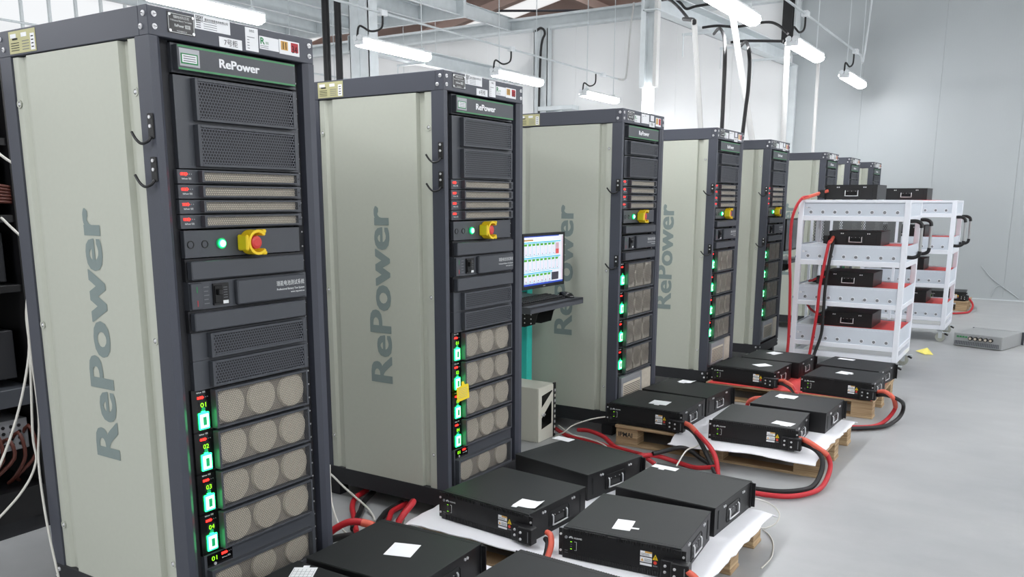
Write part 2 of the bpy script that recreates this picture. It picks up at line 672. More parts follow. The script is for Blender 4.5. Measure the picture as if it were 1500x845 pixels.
# galvanised deck and purlins over the left bay
dk = MB()
n = 35
for i in range(n):
    x = -10.95 + i * 0.125
    dk.add([(x, 3.0, 4.68), (x + 0.05, 3.0, 4.68), (x + 0.07, 3.0, 4.73), (x + 0.125, 3.0, 4.73),
            (x, 10.7, 4.68), (x + 0.05, 10.7, 4.68), (x + 0.07, 10.7, 4.73), (x + 0.125, 10.7, 4.73)],
           [(0, 1, 5, 4), (1, 2, 6, 5), (2, 3, 7, 6)], 'galv')
d = dk.build('trim_2')
structure(d)
for i in range(6):
    x = -10.8 + i * 0.81
    y1 = 12.42 if i == 5 else 10.7
    b = MB().box(x, x + 0.006, 3.0, y1, 4.44, 4.67, 'galv').box(x, x + 0.07, 3.0, y1, 4.44, 4.446, 'galv').box(x, x + 0.07, 3.0, y1, 4.664, 4.67, 'galv')
    b.build('purlin', d)
MB().box(-11, -6.6, 10.7, 10.78, 4.40, 4.68, 'galv').build('edge_beam', d)

# unseen roof added to block world light: ribbed sheet on purlins, open gable towards the camera's back
hr = MB()
for i in range(31):
    x = -6.5 + i * 0.5
    hr.add([(x, -7, 5.60), (x + 0.25, -7, 5.60), (x + 0.28, -7, 5.66), (x + 0.5, -7, 5.66), (x, 12.6, 5.60), (x + 0.25, 12.6, 5.60), (x + 0.28, 12.6, 5.66), (x + 0.5, 12.6, 5.66)],
           [(0, 1, 5, 4), (1, 2, 6, 5), (2, 3, 7, 6)], 'wall_white')
hr = hr.build('ceiling_unseen')
structure(hr)
for y in range(-6, 13, 3):
    MB().box(-6.6, 9.1, y, y + 0.10, 5.38, 5.60, 'galv').build('purlin', hr)

# columns
def channel_column(name, x, y, z1, w_, d_, label, mt='galv'):
    r = MB().box(x, x + w_, y, y + 0.012, 0, z1, mt).box(x, x + 0.012, y, y + d_, 0, z1, mt).box(x + w_ - 0.012, x + w_, y, y + d_, 0, z1, mt)
    r.box(x + w_ * 0.45, x + w_ * 0.52, y - 0.01, y, 0, z1, mt)
    o = r.build(name)
    tag(o, label, 'column')
    return o


channel_column('steel_column', -6.72, 8.05, 5.6, 0.36, 0.20, 'wide galvanised steel column rising between the first two cabinets')
for x, rr, lab in ((-7.22, 0.055, 'thick black vertical pipe left of the wide galvanised column'), (-6.98, 0.05, 'black vertical pipe hugging the left side of the wide galvanised column')):
    o = MB().cyl((x, 8.1, 0), (x, 8.1, 5.8), rr, 'black', n=12).build('black_pipe')
    tag(o, lab, 'pipe')
channel_column('steel_column', -6.16, 12.26, 4.40, 0.28, 0.16, 'galvanised wall column with a black cable, behind the second cabinet')
o = MB().tube([(-6.10, 12.22, 4.36), (-5.98, 12.20, 4.40), (-5.90, 12.20, 4.30), (-5.98, 12.2, 4.0), (-6.02, 12.2, 2.6)], 0.022, 'cable_black', n=6).build('black_cable')
tag(o, 'black cable looping down the wall column behind the second cabinet', 'cable')
o = MB().box(-6.0, -5.3, 12.15, 12.4, 2.98, 3.05, 'galv').box(-5.72, -5.60, 12.30, 12.42, 2.0, 2.98, 'galv').build('wall_bracket')
tag(o, 'galvanised bracket on the end wall at the far end of the second-cabinet column', 'bracket')
o = MB().box(-1.66, -1.50, 12.36, 12.44, 0.0, 3.45, 'galv').box(-1.62, -1.60, 12.33, 12.36, 0.0, 3.45, 'galv').build('wall_post')
tag(o, 'slim galvanised post on the end wall under the overhead beam', 'post')
o = MB().box(-1.75, -1.60, 12.30, 12.44, 3.70, 5.4, 'black').box(-1.59, -1.50, 12.36, 12.44, 3.6, 5.4, 'galv').build('wall_column')
tag(o, 'black column on the end wall above the overhead beam', 'column')


def overhead_beam(x0, y0, x1, y1, z0, z1, label):
    b = MB()
    d_ = 0.16
    for (a, c, za, zb) in ((0, 0.012, z0, z1), (0.0, d_, z0, z0 + 0.012), (0.0, d_, z1 - 0.012, z1)):
        b.add([(x0 + a, y0, za), (x0 + c, y0, za), (x0 + c, y0, zb), (x0 + a, y0, zb), (x1 + a, y1, za), (x1 + c, y1, za), (x1 + c, y1, zb), (x1 + a, y1, zb)],
              [(0, 1, 2, 3), (4, 5, 6, 7), (0, 1, 5, 4), (1, 2, 6, 5), (2, 3, 7, 6), (3, 0, 4, 7)], 'galv')
    o = b.build('overhead_beam')
    tag(o, label, 'beam')
    for t in (0.3, 0.55, 0.8):
        px, py = x0 + (x1 - x0) * t, y0 + (y1 - y0) * t
        MB().box(px - 0.2, px + 0.35, py, py + 0.04, z0 - 0.03, z0, 'galv').build('cross_bracket', o)
        MB().cyl((px - 0.18, py, z0 - 0.28), (px - 0.18, py, z0), 0.008, 'galv', n=6).build('threaded_rod', o)
    return o


overhead_beam(-1.97, 7.6, -1.66, 12.40, 3.44, 3.66, 'galvanised overhead beam running to the end wall above the middle cabinets')
overhead_beam(-6.80, 8.1, -6.70, 12.40, 3.50, 3.72, 'galvanised overhead beam behind the second cabinet, left of the wall column')
o = MB().box(-2.02, -1.96, 7.66, 7.74, 2.64, 6.0, 'galv').box(-1.96, -1.86, 7.72, 7.74, 2.64, 6.0, 'galv').box(-1.86, -1.82, 7.66, 7.74, 2.64, 6.0, 'pipe_white').build('hanging_post')
tag(o, 'galvanised hanging post carrying the vertical lamp above the third cabinet', 'post')
o = MB().box(-2.10, -2.05, 2.0, 7.66, 3.62, 3.74, 'galv').box(-2.20, -2.05, 2.0, 7.66, 3.62, 3.63, 'galv').build('overhead_beam')
tag(o, 'galvanised overhead beam joining the hanging post from the camera side', 'beam')

# ------------------------------------------------------------------ test cabinets (racks)
# local frame: x = 0 front face (front looks to +x), y = 0 near side .. 0.6 far side, z up
RW, RD, RH = 0.6, 0.75, 1.9


def bolt_y(x, z, r=0.0075):          # round head screw on the near side (faces -y)
    b = MB()
    b.cyl((x, 0.0, z), (x, -0.003, z), r, 'steel', n=12)
    b.cyl((x, -0.003, z), (x, -0.0055, z), r * 0.8, 'steel', r * 0.35, n=12)
    b.box(x - r * 0.55, x + r * 0.55, -0.0062, -0.005, z - 0.0008, z + 0.0008, 'ink')
    return b


def bolt_x(y, z, x=0.0, r=0.0075):   # the same on the front (faces +x)
    b = MB()
    b.cyl((x, y, z), (x + 0.003, y, z), r, 'steel', n=12)
    b.cyl((x + 0.003, y, z), (x + 0.0055, y, z), r * 0.8, 'steel', r * 0.35, n=12)
    b.box(x + 0.005, x + 0.0062, y - r * 0.55, y + r * 0.55, z - 0.0008, z + 0.0008, 'ink')
    return b


def hook(side):
    """black cable hook screwed to a front post: plate, arm curling away from the cabinet front"""
    y0 = 0.0 if side < 0 else RW
    s = side
    b = MB()
    b.box(-0.030, -0.004, min(y0, y0 + s * 0.004), max(y0, y0 + s * 0.004), -0.045, 0.022, 'black', 0.002)
    b.tube([(-0.017, y0 + s * 0.004, -0.040), (-0.020, y0 + s * 0.012, -0.052), (-0.040, y0 + s * 0.018, -0.058),
            (-0.060, y0 + s * 0.020, -0.047), (-0.078, y0 + s * 0.020, -0.026)], 0.004, 'black', n=8, sub=4)
    return b


def build_rack_shell(r, hooks=(1.60, 1.485)):
    # corner posts, each with a chamfered inner edge
    for (yA, yB) in ((0.0, 0.04), (0.6, 0.56)):
        for (xf, xb) in ((0.0, -0.062), (-RD, -RD + 0.062)):
            s = 1 if yB > yA else -1
            q = 1 if xf > xb else -1
            poly = [(xf, yA), (xf, yA + s * 0.024), (xf - q * 0.012, yB), (xb, yB), (xb, yA)]
            MB().prism(poly, 2, 0.148, 1.823, 'frame').build('post', r)
    # mounting rails with square-hole screws
    for y0, y1 in ((0.042, 0.082), (0.538, 0.562)):
        m = MB().box(-0.06, -0.036, y0, y1, 0.148, 1.823, 'frame_dark')
        rail = m.build('mounting_rail', r)
        k = MB()
        for i in range(34):
            z = 0.2 + i * 0.0473
            k.cyl((-0.036, 0.052 if y0 < 0.3 else 0.55, z), (-0.0345, 0.052 if y0 < 0.3 else 0.55, z), 0.0032, 'steel', n=6)
        o = k.build('rail_screws', rail)
        o['kind'] = 'stuff'
    hd = MB().box(-0.04, 0.0, 0.0, RW, 1.823, RH, 'frame', 0.002).build('front_header', r)
    for y in (0.019, 0.581):
        for z in (1.878, 1.846):
            bolt_x(y, z).build('bolt', hd)
    rl = MB().box(-RD, -0.04, 0.0, 0.03, 1.823, RH, 'frame', 0.002).build('side_top_rail', r)
    for x, z in ((-0.016, 1.878), (-0.030, 1.846)):
        bolt_y(x, z).build('bolt', hd)
    for x, z in ((-0.735, 1.878), (-0.721, 1.846)):
        bolt_y(x, z).build('bolt', rl)
    MB().box(-RD, -0.04, 0.57, RW, 1.823, RH, 'frame', 0.002).build('side_top_rail', r)
    MB().box(-RD, -RD + 0.04, 0.03, 0.57, 1.823, RH, 'frame', 0.002).build('rear_header', r)
    MB().box(-RD + 0.04, -0.04, 0.03, 0.57, 1.885, 1.897, 'frame').build('top_panel', r)
    bs = MB().box(-RD, 0.0, 0.0, RW, 0.068, 0.148, 'frame_dark', 0.002).build('base_frame', r)
    for x, z in ((-0.72, 0.128), (-0.735, 0.098), (-0.03, 0.128), (-0.015, 0.098)):
        bolt_y(x, z).build('bolt', bs)
    for y, z in ((0.02, 0.128), (0.02, 0.098), (0.58, 0.128), (0.58, 0.098)):
        bolt_x(y, z).build('bolt', bs)
    for x in (-0.70, -0.06):
        for y in (0.05, 0.55):
            MB().box(x - 0.035, x + 0.035, y - 0.03, y + 0.03, 0.0, 0.07, 'frame_dark').build('foot', r)
    # pressed side panel in grey beige: raised field between two screwed strips
    prof = [(-0.062, 0.014), (-0.064, 0.004), (-0.099, 0.004), (-0.103, 0.020), (-0.137, 0.020), (-0.142, 0.002),
            (-0.604, 0.002), (-0.611, 0.013), (-0.645, 0.017), (-0.657, 0.006), (-0.686, 0.006), (-0.688, 0.014),
            (-0.688, 0.026), (-0.062, 0.026)]
    sp = MB().prism(prof, 2, 0.148, 1.820, 'beige').build('side_panel', r)
    for x in (-0.081, -0.671):
        for z in (0.30, 0.99, 1.682):
            b = MB()
            b.ring((x, 0.004, z), (0, -1, 0), 0.0075, 0.0125, 0.002, 'beige', 16)
            b.cyl((x, 0.005, z), (x, 0.0035, z), 0.0078, 'frame_dark', n=12)
            b.cyl((x, 0.0035, z), (x, 0.001, z), 0.0058, 'steel', 0.004, n=12)
            b.build('screw', sp)
    t = MB()
    t.bold_text('RePower', (-0.3035, 0.0016, 0.598), (0, 0, 1), (-1, 0, 0), 0.121, 'lettering_grey', 0.763, 0.0065, 0.0022)
    t.build('lettering', sp)
    MB().box(-0.688, -0.062, 0.576, 0.596, 0.148, 1.820, 'beige').build('side_panel', r)
    MB().box(-RD, -RD + 0.02, 0.04, 0.56, 0.148, 1.823, 'frame_dark').build('rear_panel', r)
    # olive rating plate with white fields on the side top rail
    pl = MB().box(-0.685, -0.538, -0.0012, 0.0, 1.829, 1.894, 'olive')
    for x0, x1, z0, z1, mt in ((-0.675, -0.643, 1.874, 1.886, 'paper'), (-0.665, -0.636, 1.868, 1.873, 'ink'),
                               (-0.615, -0.585, 1.874, 1.886, 'paper'), (-0.565, -0.543, 1.833, 1.880, 'paper')):
        pl.box(x0, x1, -0.002, -0.001, z0, z1, mt)
    for i in range(4):
        pl.box(-0.675, -0.63, -0.0018, -0.001, 1.837 + i * 0.007, 1.839 + i * 0.007, 'ink')
        pl.box(-0.612, -0.575, -0.0018, -0.001, 1.837 + i * 0.008, 1.839 + i * 0.008, 'paper_ink')
        pl.box(-0.560, -0.548, -0.0026, -0.001, 1.840 + i * 0.010, 1.843 + i * 0.010, 'ink')
    pl.build('rating_plate', r)
    # cable hooks, two on each front post
    for sd in (-1, 1):
        for z in hooks:
            h = hook(sd).build('cable_hook', r, (0, 0, z))
            y0 = 0.0 if sd < 0 else RW
            for dz in (0.012, -0.012):
                MB().cyl((-0.017, y0 + sd * 0.004, dz), (-0.017, y0 + sd * 0.007, dz), 0.0048, 'steel', n=10).build('screw', h)
    # name plate with clipped corners on the header
    npl = MB()
    y0, y1, z0, z1, c = 0.060, 0.147, 1.838, 1.892, 0.010
    npl.prism([(y0, z0), (y1, z0), (y1, z1), (y0, z1)], 0, 0.0, 0.0015, 'black_gloss')
    lp = [(y0 + c, z0 + 0.003), (y1 - c, z0 + 0.003), (y1 - 0.003, z0 + c), (y1 - 0.003, z1 - c), (y1 - c, z1 - 0.003),
          (y0 + c, z1 - 0.003), (y0 + 0.003, z1 - c), (y0 + 0.003, z0 + c)]
    npl.tube([(0.0016, a, b) for a, b in lp] + [(0.0016, lp[0][0], lp[0][1])], 0.0009, 'white_print', n=4, sub=1)
    R, U = (0, 1, 0), (0, 0, 1)
    ym = (y0 + y1) / 2
    npl.text('瑞能电池测试系统', (0.0016, ym, 1.878), R, U, 0.0062, 'white_print', width=0.05, align='C')
    npl.text('Professional Battery Test System', (0.0016, ym, 1.870), R, U, 0.0045, 'white_print', width=0.068, align='C')
    npl.text('RePower', (0.0016, ym - 0.022, 1.856), R, U, 0.007, 'white_print', width=0.03, bold=0.02)
    npl.box(0.0015, 0.002, ym + 0.012, ym + 0.028, 1.855, 1.864, 'white_print')
    npl.text('瑞能', (0.0021, ym + 0.014, 1.857), R, U, 0.005, 'ink', width=0.012)
    npl.text('www.repower.cn', (0.0016, ym, 1.844), R, U, 0.0042, 'white_print', width=0.032, align='C')
    nobj = npl.build('name_plate', r)
    for a, b in ((y0 + 0.006, z0 + 0.006), (y1 - 0.006, z0 + 0.006), (y0 + 0.006, z1 - 0.006), (y1 - 0.006, z1 - 0.006)):
        MB().cyl((0.0015, a, b), (0.004, a, b), 0.0038, 'steel', n=10).build('rivet', nobj)
    return r


def front_text(mb, s, y, z, h, mt, width=None, bold=0.0, x=0.0, align='L'):
    mb.text(s, (x, y, z), (0, 1, 0), (0, 0, 1), h, mt, width=width, bold=bold, align=align)


def asset_label(r, y0, z0, y1, z1, kind, x=0.0):
    b = MB()
    if kind == 'desay':
        b.box(x, x + 0.001, y0, y1, z0, z1, 'paper')
        front_text(b, 'DESAY', y0 + 0.004, z1 - 0.011, 0.008, 'ink', width=0.026, bold=0.02, x=x + 0.001)
        front_text(b, '德赛电池', y0 + 0.004, z1 - 0.019, 0.006, 'ink', width=0.024, x=x + 0.001)
        front_text(b, '惠州市德赛电池有限公司', y0 + 0.034, z1 - 0.014, 0.006, 'ink', width=0.08, x=x + 0.001)
        for i in range(4):
            b.box(x + 0.001, x + 0.0013, y0 + 0.005, y0 + 0.02, z0 + 0.004 + i * 0.006, z0 + 0.006 + i * 0.006, 'ink')
            b.box(x + 0.001, x + 0.0013, y0 + 0.03, y0 + 0.075, z0 + 0.004 + i * 0.006, z0 + 0.0055 + i * 0.006, 'paper_ink')
    elif kind == 'slip':
        b.box(x, x + 0.001, y0, y1, z0, z1, 'paper')
        front_text(b, '合格证', (y0 + y1) / 2, z1 - 0.012, 0.006, 'ink', width=0.02, x=x + 0.001, align='C')
        for i in range(5):
            b.box(x + 0.001, x + 0.0013, y0 + 0.006, y0 + 0.014 + 0.02 * (i == 4), z0 + 0.006 + i * 0.008, z0 + 0.008 + i * 0.008, 'paper_ink')
    elif kind == 'r':
        b.box(x, x + 0.001, y0, y1, z0, z1, 'paper')
        front_text(b, 'R', y0 + 0.003, z1 - 0.022, 0.018, 'green_print', width=0.017, bold=0.03, x=x + 0.001)
        front_text(b, '瑞能', y0 + 0.023, z1 - 0.021, 0.006, 'green_print', width=0.012, x=x + 0.001)
        for i in range(2):
            b.box(x + 0.001, x + 0.0013, y0 + 0.003, y0 + 0.034, z0 + 0.004 + i * 0.005, z0 + 0.0055 + i * 0.005, 'paper_ink')
    elif kind == 'marks':
        b.box(x, x + 0.001, y0, y1, z0, z1, 'paper')
        w_ = (y1 - y0)
        b.box(x + 0.001, x + 0.0014, y0 + 0.08 * w_, y0 + 0.42 * w_, z0 + 0.012, z1 - 0.004, 'orange_print')
        b.box(x + 0.001, x + 0.0014, y0 + 0.58 * w_, y0 + 0.94 * w_, z0 + 0.010, z1 - 0.004, 'red_print')
    return b.build('asset_label', r)


def led_bar(parent, y, z, x, n=3):
    b = MB()
    for i in range(n):
        b.box(x, x + 0.0015, y + i * 0.0085, y + 0.007 + i * 0.0085, z - 0.0035, z + 0.0035, 'led_red')
    b.prism([(y + n * 0.0085, z - 0.0045), (y + n * 0.0085 + 0.006, z), (y + n * 0.0085, z + 0.0045)], 0, x, x + 0.0015, 'led_red')
    for i in range(2):
        b.cyl((x, y + n * 0.0085 + 0.012 + i * 0.007, z), (x + 0.001, y + n * 0.0085 + 0.012 + i * 0.007, z), 0.0015, 'socket_grey', n=6)
    return b.build('status_light', parent)


def title_panel(r, z0, z1):
    MB().box(-0.036, -0.022, 0.080, 0.538, z0 - 0.006, z1 + 0.006, 'panel_dark').build('title_backing', r)
    p = MB().box(-0.022, 0.001, 0.084, 0.517, z0, z1, 'panel_dark', 0.0012).build('title_panel', r)
    for a, b in ((z1 - 0.006, z1 - 0.001), (z0 + 0.001, z0 + 0.006)):
        MB().box(0.001, 0.0016, 0.086, 0.515, a, b, 'green_stripe').build('green_stripe', p)
    t = MB()
    t.bold_text('RePower', (0.001, 0.2245, (z0 + z1) / 2 - 0.0115), (0, 1, 0), (0, 0, 1), 0.0235, 'paper', 0.146, 0.0014, 0.0006)
    t.build('lettering', p)
    return p


def vent_panel(r, z0, z1, y0=0.137, y1=0.513, fine=False):
    f = MB().box(-0.036, -0.020, 0.080, 0.538, z0 - 0.006, z1 + 0.004, 'panel_dark').build('vent_backing', r)
    b = MB()
    fr = 0.010
    x0, x1 = -0.020, 0.0
    b.box(x0, x1, y0, y0 + fr, z0, z1, 'panel_dark', 0.001)
    b.box(x0, x1, y1 - fr, y1, z0, z1, 'panel_dark', 0.001)
    b.box(x0, x1, y0 + fr, y1 - fr, z0, z0 + fr * 0.8, 'panel_dark', 0.001)
    b.box(x0, x1, y0 + fr, y1 - fr, z1 - fr * 0.8, z1, 'panel_dark', 0.001)
    b.quad((-0.0195, y0, z0), (-0.0195, y1, z0), (-0.0195, y1, z1), (-0.0195, y0, z1), 'frame_dark')
    p = b.build('vent_cover', r)
    MB().quad((-0.002, y0 + fr, z0 + fr * 0.8), (-0.002, y1 - fr, z0 + fr * 0.8), (-0.002, y1 - fr, z1 - fr * 0.8),
              (-0.002, y0 + fr, z1 - fr * 0.8), 'grille_coarse').build('grille', p)


def thin_module(r, zt):
    z0, z1 = zt - 0.034, zt - 0.002
    p = MB().box(-0.036, -0.020, 0.072, 0.538, zt - 0.039, zt + 0.001, 'panel_dark', 0.001).build('charger_module', r)
    b = MB()
    x0, x1, y0, y1 = -0.020, 0.0, 0.141, 0.518
    b.box(x0, x1, y0, y0 + 0.008, z0, z1, 'panel_dark')
    b.box(x0, x1, y1 - 0.014, y1, z0, z1, 'panel_dark')
    b.box(x0, x1, y0 + 0.008, y1 - 0.014, z0, z0 + 0.004, 'panel_dark')
    b.box(x0, x1, y0 + 0.008, y1 - 0.014, z1 - 0.004, z1, 'panel_dark')
    b.quad((-0.012, y0 + 0.008, z0), (-0.012, y1 - 0.014, z0), (-0.012, y1 - 0.014, z1), (-0.012, y0 + 0.008, z1), 'cream')
    b.quad((-0.002, y0 + 0.008, z0), (-0.002, y1 - 0.014, z0), (-0.002, y1 - 0.014, z1), (-0.002, y0 + 0.008, z1), 'grille_fine')
    b.cyl((0.0, y1 - 0.007, (z0 + z1) / 2), (0.0008, y1 - 0.007, (z0 + z1) / 2), 0.0025, 'black', n=8)
    b.build('grille', p)
    led_bar(p, 0.083, zt - 0.012, -0.020, 2)
    t = MB()
    front_text(t, 'RePower', 0.086, zt - 0.027, 0.0045, 'white_print', width=0.020, bold=0.02, x=-0.020)
    front_text(t, '瑞能', 0.108, zt - 0.027, 0.0045, 'white_print', width=0.010, x=-0.020)
    t.build('module_print', p)


def control_panel(r, z0, z1, dy=0.0):
    zc = (z0 + z1) / 2 - 0.001
    p = MB().box(-0.030, -0.012, 0.074, 0.516, z0, z1, 'panel_dark', 0.0012).build('control_panel', r)
    x = -0.012
    for y in (0.094, 0.143):
        b = MB().ring((x, y, zc), (1, 0, 0), 0.009, 0.0115, 0.002, 'black', 20)
        b.cyl((x - 0.001, y, zc), (x + 0.0008, y, zc), 0.009, 'panel_dark', n=20)
        b.build('hole_plug', p)
    y = 0.200 + dy
    b = MB().ring((x, y, zc), (1, 0, 0), 0.011, 0.016, 0.006, 'switch_dark', 22)
    b.cyl((x, y, zc), (x + 0.010, y, zc), 0.0125, 'led_green', 0.011, n=20)
    b.cyl((x + 0.010, y, zc), (x + 0.015, y, zc), 0.010, 'led_core', 0.004, n=20)
    b.build('indicator_lamp', p)
    # yellow guard: C-shaped shroud, open to the right, around the red mushroom button
    y = 0.306 + dy
    b = MB()
    b.ring((x, y, zc), (1, 0, 0), 0.012, 0.036, 0.004, 'yellow', 28)
    n = 26
    a0, a1 = math.radians(40), math.radians(320)
    vs, fs = [], []
    for i in range(n + 1):
        a = a0 + (a1 - a0) * i / n
        for rr, xx in ((0.030, x + 0.002), (0.038, x + 0.002), (0.038, x + 0.044), (0.030, x + 0.044)):
            vs.append((xx, y + rr * math.cos(a), zc + rr * math.sin(a)))
    for i in range(n):
        for k in range(4):
            fs.append((i * 4 + k, i * 4 + (k + 1) % 4, i * 4 + 4 + (k + 1) % 4, i * 4 + 4 + k))
    fs += [(0, 1, 2, 3), tuple(n * 4 + k for k in (3, 2, 1, 0))]
    b.add(vs, fs, 'yellow')
    b.box(x, x + 0.044, y - 0.046, y - 0.034, zc - 0.024, zc + 0.024, 'yellow', 0.004)
    for s in (-1, 1):
        b.box(x + 0.010, x + 0.044, y + 0.018, y + 0.034, zc + s * 0.033 - 0.006, zc + s * 0.033 + 0.006, 'yellow', 0.003)
    b.build('button_guard', p)
    b = MB()
    b.cyl((x, y, zc), (x + 0.024, y, zc), 0.012, 'red_button', n=20)
    b.cyl((x + 0.020, y, zc), (x + 0.026, y, zc), 0.017, 'red_button', 0.021, n=24)
    b.cyl((x + 0.026, y, zc), (x + 0.036, y, zc), 0.021, 'red_button', 0.019, n=24)
    b.cyl((x + 0.036, y, zc), (x + 0.039, y, zc), 0.019, 'red_button', 0.012, n=24)
    b.build('emergency_stop', p)


def blank_cover(r, z0, z1):
    b = MB().box(-0.036, -0.020, 0.076, 0.538, z0 - 0.006, z1 + 0.006, 'frame_dark')
    b.box(-0.020, 0.004, 0.081, 0.517, z0, z1, 'panel_dark', 0.003)
    b.build('blank_cover', r)


def breaker_panel(r, z0, z1):
    p = MB().box(-0.036, -0.014, 0.078, 0.538, z0 - 0.003, z1 + 0.003, 'panel_dark').build('breaker_panel', r)
    h = z1 - z0
    b = MB().box(-0.014, -0.004, 0.080, 0.118, z0, z1, 'panel_dark', 0.0015)
    b.box(-0.004, -0.0035, 0.098, 0.101, z1 - 0.028, z1 - 0.010, 'green_print')
    b.box(-0.004, -0.0035, 0.098, 0.101, z0 + 0.008, z0 + 0.026, 'red_print')
    b.build('switch_marker', p)
    b = MB().box(-0.014, -0.008, 0.160, 0.216, z0 + 0.006, z1 - 0.006, 'black')
    b.box(-0.008, -0.004, 0.163, 0.190, z0 + 0.012, z1 - 0.012, 'black_gloss', 0.001)
    b.box(-0.006, 0.006, 0.170, 0.183, (z0 + z1) / 2 - 0.002, (z0 + z1) / 2 + 0.016, 'black', 0.002)
    b.box(-0.008, -0.0072, 0.193, 0.212, z0 + 0.008, z0 + 0.018, 'white_print')
    b.build('circuit_breaker', p)
    b = MB()
    for i in range(5):
        b.box(-0.014, -0.0135, 0.130, 0.148 - 0.003 * (i % 2), z0 + 0.012 + i * h * 0.16, z0 + 0.0145 + i * h * 0.16, 'paper_ink')
        b.box(-0.008, -0.0073, 0.196, 0.210, z0 + 0.026 + i * h * 0.10, z0 + 0.0275 + i * h * 0.10, 'paper_ink')
    b.build('breaker_print', p)
    c = MB().box(-0.014, 0.004, 0.241, 0.519, z0, z1, 'panel_dark', 0.004).build('breaker_cover', p)
    t = MB()
    front_text(t, '瑞能电池测试系统', 0.512, z0 + h * 0.60, 0.0125, 'white_print', width=0.118, x=0.004, align='R')
    front_text(t, 'Professional Battery Test System', 0.512, z0 + h * 0.40, 0.0062, 'white_print', width=0.118, bold=0.01, x=0.004, align='R')
    front_text(t, 'www.repower.cn', 0.512, z0 + h * 0.26, 0.0056, 'white_print', width=0.060, bold=0.01, x=0.004, align='R')
    t.build('cover_print', p)


def power_module(r, z0, z1, digits, dim=False, y0=0.137, y1=0.515):
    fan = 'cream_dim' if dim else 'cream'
    p = MB().box(-0.036, -0.026, 0.070, 0.538, z0 - 0.008, z1 + 0.006, 'black_gloss').build('power_module', r)
    b = MB()
    x0, x1, fr = -0.026, 0.0, 0.008
    b.box(x0, x1, y0, y0 + fr, z0, z1, 'panel_dark', 0.001)
    b.box(x0, x1, y1 - fr, y1, z0, z1, 'panel_dark', 0.001)
    b.box(x0, x1, y0 + fr, y1 - fr, z0, z0 + 0.006, 'panel_dark', 0.001)
    b.box(x0, x1, y0 + fr, y1 - fr, z1 - 0.007, z1, 'panel_dark', 0.001)
    b.quad((-0.0215, y0 + fr, z0), (-0.0215, y1 - fr, z0), (-0.0215, y1 - fr, z1), (-0.0215, y0 + fr, z1), 'fan_gap')
    b.quad((-0.002, y0 + fr, z0), (-0.002, y1 - fr, z0), (-0.002, y1 - fr, z1), (-0.002, y0 + fr, z1), 'grille_fine')
    b.build('grille', p)
    h = z1 - z0
    rr = min(h * 0.49, 0.061)
    zc = (z0 + z1) / 2
    for i in range(3):
        yc = y0 + (y1 - y0) * (i + 0.5) / 3
        b = MB()
        b.cyl((-0.0205, yc, zc), (-0.014, yc, zc), rr, fan, rr * 0.9, n=26)
        if h > 0.14:
            b.box(-0.0205, -0.014, yc - 0.05, yc + 0.05, z0 + 0.01, z1 - 0.01, fan)
        b.build('fan', p)
    xs_ = -0.026
    led_bar(p, 0.090, z1 - 0.020, xs_, 2)
    t = MB()
    front_text(t, 'RePower', 0.088, z1 - 0.006, 0.0042, 'white_print', width=0.018, bold=0.02, x=xs_)
    front_text(t, '瑞能', 0.109, z1 - 0.006, 0.0042, 'white_print', width=0.010, x=xs_)
    t.build('module_print', p)
    if digits:
        t = MB().box(xs_, xs_ + 0.0006, 0.094, 0.124, z1 - 0.054, z1 - 0.032, 'black')
        front_text(t, digits, 0.099, z1 - 0.050, 0.014, 'led_digit', width=0.020, x=xs_ + 0.0008)
        t.build('digit_display', p)
    # rocker switch with glowing frame, small green lamp above
    zs = z1 - 0.092 if h < 0.14 else z1 - 0.098
    b = MB()
    b.cyl((xs_, 0.108, zs + 0.036), (xs_ + 0.003, 0.108, zs + 0.036), 0.006, 'switch_dark', n=12)
    b.box(xs_, xs_ + 0.005, 0.088, 0.126, zs - 0.026, zs + 0.026, 'led_green', 0.002)
    b.box(xs_ + 0.004, xs_ + 0.0065, 0.092, 0.122, zs - 0.021, zs + 0.021, 'led_core', 0.001)
    b.box(xs_ + 0.006, xs_ + 0.009, 0.101, 0.113, zs - 0.013, zs + 0.013, 'switch_dark', 0.001)
    b.box(xs_, xs_ + 0.004, 0.101, 0.113, zs + 0.026, zs + 0.030, 'led_green')
    b.build('rocker_switch', p)


